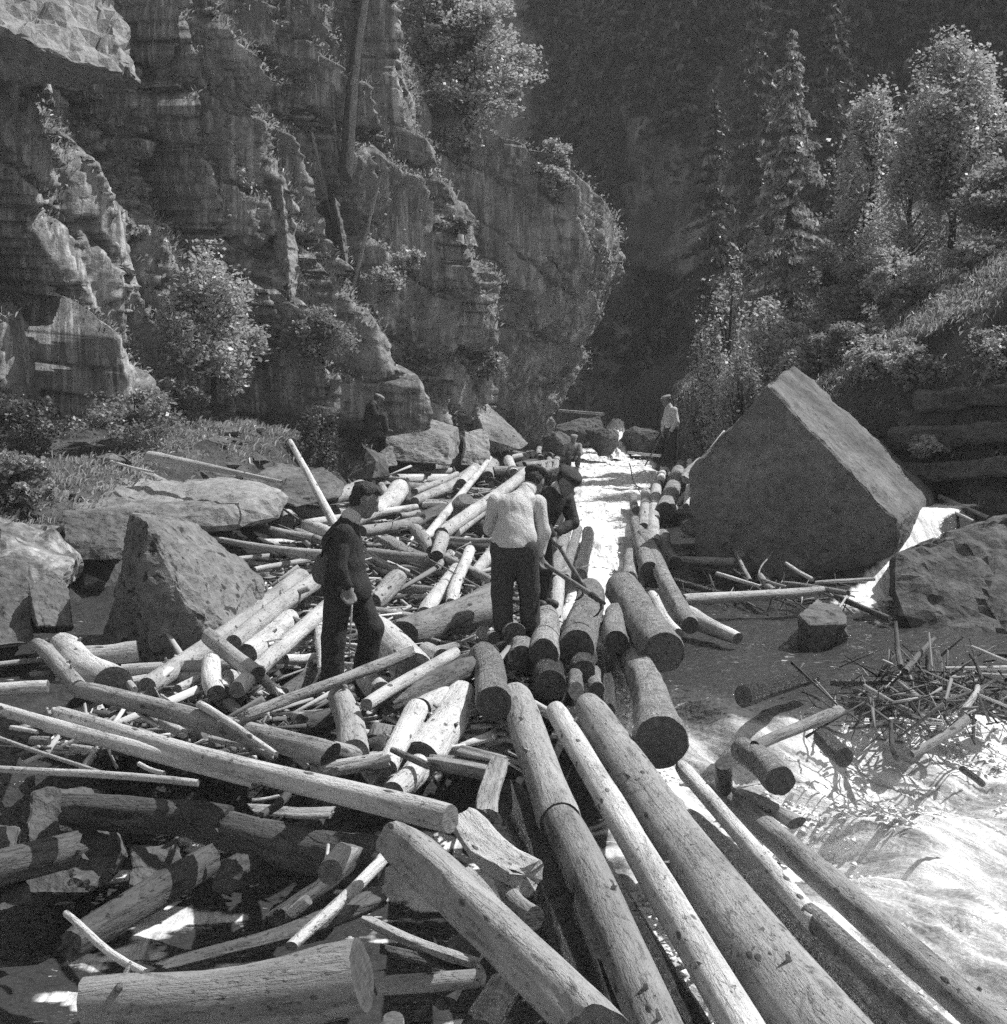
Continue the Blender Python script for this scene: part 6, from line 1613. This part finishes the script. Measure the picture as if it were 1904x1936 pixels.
cliff_bush(610, 690, 585, 62, 3400, 'bush low on the cliff right of the large one', 'leaf_mid', 83)
cliff_bush(500, 700, 600, 45, 2600, 'bush between the large one and the low one', 'leaf_light', 84)
cliff_bush(330, 790, 690, 60, 2800, 'dim low bush under the large one', 'leaf_mid', 85, pull=1.5)
cliff_bush(800, 720, 650, 55, 2600, 'scrub on the slope below the cliff, right of centre', 'leaf_mid', 86, pull=1)
cliff_bush(920, 720, 660, 40, 1800, 'scrub left of the dark rock pillar', 'leaf_mid', 87)
cliff_bush(770, 520, 470, 35, 1500, 'small tuft of leaves on a ledge right of the middle bush', 'leaf_light', 88)
cliff_bush(250, 460, 420, 30, 1100, 'tuft hanging on the dark left face of the cliff', 'leaf_light', 89)
cliff_bush(180, 205, 175, 16, 500, 'tiny round tuft high on the dark left face', 'leaf_light', 90, leaf=0.07, clumps=12)
cliff_bush(860, 450, 405, 36, 1300, 'tuft on the grassy shelf near the nose', 'leaf_mid', 91)
cliff_bush(1045, 385, 265, 42, 3600, 'bright little tree on the cliff\'s nose', 'leaf_light', 92, leaf=0.11, clumps=30, squash=.55, cat='tree', name='broadleaf_tree')
cliff_bush(880, 290, -30, 118, 12000, 'wide spreading pine on the cliff top with layered sprays', 'leaf_light', 93, leaf=0.13, clumps=70, squash=0.35, flat=0.5, cat='tree', name='pine_tree', cf=0.0)
cliff_bush(810, 190, -60, 70, 5000, 'second pine behind the spreading one, cut by the top edge', 'leaf_mid', 94, leaf=0.13, clumps=40, squash=0.4, flat=0.5, cat='tree', name='pine_tree', cf=0.0)

# --- grass and herbs on ledges: nobody could count the blades
prng = np.random.default_rng(77)
def blades(cen, nrm_, h, prng, per=6, spread=0.10, wid=0.016):
    n = len(cen)
    c = np.repeat(cen, per, 0) + prng.normal(size=(n * per, 3)) * np.array([spread, spread, 0.02])
    d = np.repeat(nrm_, per, 0) * 0.35 + np.array([0, 0, 0.75]) + prng.normal(size=(n * per, 3)) * 0.42
    d /= np.linalg.norm(d, axis=1)[:, None]
    hh = (h * prng.uniform(0.5, 1.4, n * per))[:, None]
    s = np.cross(d, prng.normal(size=(n * per, 3))); s /= np.linalg.norm(s, axis=1)[:, None] + 1e-9
    bow = np.array([0.25, 0, -0.35])
    V = np.stack([c - s * wid, c + s * wid, c + d * hh * 0.6 + s * wid * .8, c + d * hh + bow * hh * 0.6], 1).reshape(-1, 3)
    return V, np.arange(n * per * 4).reshape(-1, 4)
cn = cliff_N.reshape(-1, 3); cvv = cliff_V.reshape(-1, 3)
if cn[:, 1].mean() > 0: cn = -cn
ledge = np.where((cn[:, 2] > 0.42) & (cvv[:, 1] < 46) & (cvv[:, 0] > -13) & (cvv[:, 2] < 20) & (fbm(cvv[:, 0] * .5, cvv[:, 1] * .5, cvv[:, 2] * .5, 3, 66) > -0.12))[0]
pick = prng.choice(ledge, min(11000, len(ledge)), replace=False)
v1_, f1_ = blades(cvv[pick], cn[pick], 0.13, prng, 6, 0.10, 0.007)
lq = prng.choice(ledge, min(22000, len(ledge)), replace=False)
v2_, f2_ = leaf_quads(cvv[lq] + np.abs(prng.normal(size=(len(lq), 3))) * np.array([.08, -.08, .12]), 0.07, prng, 0.4)
o = mesh_obj('ledge_plants', np.concatenate([v1_, v2_]), np.concatenate([f1_, f2_ + len(v1_)]), M['grass'], smooth=False)
tag(o, 'pale grass and herbs growing along the ledges of the cliff', 'plants', kind='stuff')
# banks
def bank(n, xr_, yr_, cond):
    x_ = prng.uniform(*xr_, n); y_ = prng.uniform(*yr_, n); z_ = ground_z(x_, y_)
    k_ = cond(x_, y_, z_); return np.stack([x_, y_, z_], 1)[k_]
g1 = bank(42000, (3.5, 16), (15, 46), lambda x, y, z: (z > bed(y) + 0.35) & (fbm(x * .7, y * .7, 0, 3, 5) > -0.25))
v1_, f1_ = blades(g1, np.tile([-.3, -.3, .6], (len(g1), 1)), 0.10, prng, 5, 0.10, 0.006)
o = mesh_obj('slope_grass', v1_, f1_, M['grass'], smooth=False); tag(o, 'tall pale grass covering the right slope', 'grass', kind='stuff')
g2 = bank(11000, (-12, -1.2), (14, 41), lambda x, y, z: (z > bed(y) - 0.05) & (fbm(x * .8, y * .8, 0, 3, 15) > -0.1))
v1_, f1_ = blades(g2, np.tile([.3, -.3, .6], (len(g2), 1)), 0.15, prng, 6, 0.09, 0.006)
o = mesh_obj('bank_grass', v1_, f1_, M['grass'], smooth=False); tag(o, 'short grass on the left bank below the cliff', 'grass', kind='stuff')

# --- forest on the far wall: dark in its own shade
fn = far_N.reshape(-1, 3); fv = far_V.reshape(-1, 3)
okv = np.where((fv[:, 2] < 40) & (fv[:, 2] > 1) & (fbm(fv[:, 0] * .12, fv[:, 1] * .12, fv[:, 2] * .12, 3, 6) > -0.18))[0]
pk = prng.choice(okv, 40000)
c_ = fv[pk] + prng.normal(size=(len(pk), 3)) * 0.35 - np.array([0, 0.5, 0])
v1_, f1_ = leaf_quads(c_, 0.42, prng, 0.2, 0.7)
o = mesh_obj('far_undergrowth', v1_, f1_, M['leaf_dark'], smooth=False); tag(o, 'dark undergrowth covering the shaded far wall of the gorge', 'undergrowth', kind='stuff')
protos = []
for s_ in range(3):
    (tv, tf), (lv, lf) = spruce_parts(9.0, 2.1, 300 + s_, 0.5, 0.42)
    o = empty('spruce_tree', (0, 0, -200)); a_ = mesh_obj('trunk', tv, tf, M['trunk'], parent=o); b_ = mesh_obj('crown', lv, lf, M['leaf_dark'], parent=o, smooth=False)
    protos.append(o)
pk = prng.choice(okv, 1500)
used = []
for i in pk:
    p_ = fv[i]
    if any(np.linalg.norm(p_ - q_) < 2.2 for q_ in used) or len(used) >= 70: continue
    # only where the lens could see it
    uu = 952 + p_[0] / p_[1] * 2600; vv_ = 790 - (p_[2] - CAM_Z) / p_[1] * 2600
    if not (980 < uu < 1950 and -150 < vv_ < 740): continue
    used.append(p_)
    src = protos[len(used) % 3]
    if len(used) <= 3: o = src
    else:
        o = src.copy(); C.objects.link(o)
        for ch in src.children:
            c2 = ch.copy(); C.objects.link(c2); c2.parent = o
    o.location = p_ - np.array([0, 0.4, 0.8]); s_ = prng.uniform(0.6, 1.25); o.scale = (s_, s_, s_); o.rotation_euler = (0, 0, prng.uniform(0, 6.28))
    tag(o, 'dark conifer merging into the shaded forest on the gorge\'s far wall', 'tree', 'conifers on the far wall')

# ------------------------------------------------------------------ dead wood and slivers on the cliff
def cliff_log(u1, v1, u2, v2, w1, w2, st_, lab, lift=0.35, cat='dead trunk', name='dead_trunk', seed=500):
    p_, d1 = cliff_point(u1, v1); q_, d2 = cliff_point(u2, v2)
    d1 = min(d1, d2 + 2)
    ex_ = max(0.0, max(d1 + (d2 - d1) * s_ - cliff_point(u1 + (u2 - u1) * s_, v1 + (v2 - v1) * s_)[1] for s_ in np.linspace(0, 1, 9)))
    d1 -= lift + ex_ * 0.85; d2 -= lift + ex_ * 0.85
    p_, q_ = P(u1, v1, d1), P(u2, v2, d2)
    o = make_log(name, p_, q_, w1 / 5200 * d1, w2 / 5200 * d2, st_, seed); tag(o, lab, cat)
    if st_ == 'k': o.data.materials[0] = M['trunk']
cliff_log(652, 335, 694, -40, 26, 18, 'k', 'dark dead trunk leaning straight up the cliff face', seed=501)
cliff_log(590, 250, 640, 470, 7, 3, 'm', 'thin dead pole lying against the cliff', seed=502)
cliff_log(664, 560, 720, 330, 8, 5, 'm', 'slender bare stem leaning right on the cliff', seed=503)
cliff_log(610, 600, 652, 640, 9, 6, 'p', 'short bleached snag low on the cliff', seed=504)

# upright blades and ribs of rock standing off the wall
for i, (us, vs, w, lab, dz_, mk) in enumerate([((626, 638), (108, 335), 14, 'narrow pale upright rock blade beside the dead trunk', .1, 'rock_pale'), ((530, 548), (345, 570), 46, 'wide pale streaked rib of rock in mid cliff', -.1, 'rock_pale'),
        ((630, 658), (365, 525), 24, 'plain grey standing splinter of rock under the pale blade', .1, 'boulder')]):
    d1 = cliff_point(us[0], vs[0])[1] - dz_; d2 = cliff_point(us[1], vs[1])[1] - dz_
    d1 = min(d1, d2 + 0.8); d2 = min(d2, d1 + 0.8)
    ex_ = max(0.0, max(d1 + (d2 - d1) * s_ - cliff_point(us[0] + (us[1] - us[0]) * s_, vs[0] + (vs[1] - vs[0]) * s_)[1] for s_ in np.linspace(0, 1, 9)))
    d1 -= ex_ * 0.6; d2 -= ex_ * 0.6
    L_ = []
    for t_, ww in ((0, .25), (0.12, .8), (0.5, 1.0), (0.85, .8), (1.0, .35)):
        u_, v_, d_ = us[0] + (us[1] - us[0]) * t_, vs[0] + (vs[1] - vs[0]) * t_, d1 + (d2 - d1) * t_
        L_ += [P(u_ - w * ww * .5, v_, d_ + .35), P(u_ + w * ww * .5, v_, d_ + .5), P(u_ + w * ww * .1, v_, d_ - .12), P(u_, v_, d_ + 1.6)]
    rock('rock_rib', L_, M[mk], lab, amp=0.02, seed=70 + i, ridge=0.05)

# ------------------------------------------------------------------ air of the gorge
hb = [(-62, -22, -3), (72, 132, 66)]
(x0, y0, z0), (x1, y1, z1) = hb
HV = [(x, y, z) for x in (x0, x1) for y in (y0, y1) for z in (z0, z1)]
HF = [(0, 1, 3, 2), (4, 6, 7, 5), (0, 4, 5, 1), (2, 3, 7, 6), (0, 2, 6, 4), (1, 5, 7, 3)]
k = NT('haze_air'); k.t.nodes.remove(k.b)
pv = k.n('ShaderNodeVolumePrincipled'); pv.inputs['Color'].default_value = (.9, .9, .9, 1); pv.inputs['Density'].default_value = 0.0013
k.l(pv.outputs[0], k.out.inputs['Volume'])
o = mesh_obj('haze', HV, HF, k.m, smooth=False); tag(o, kind='stuff')
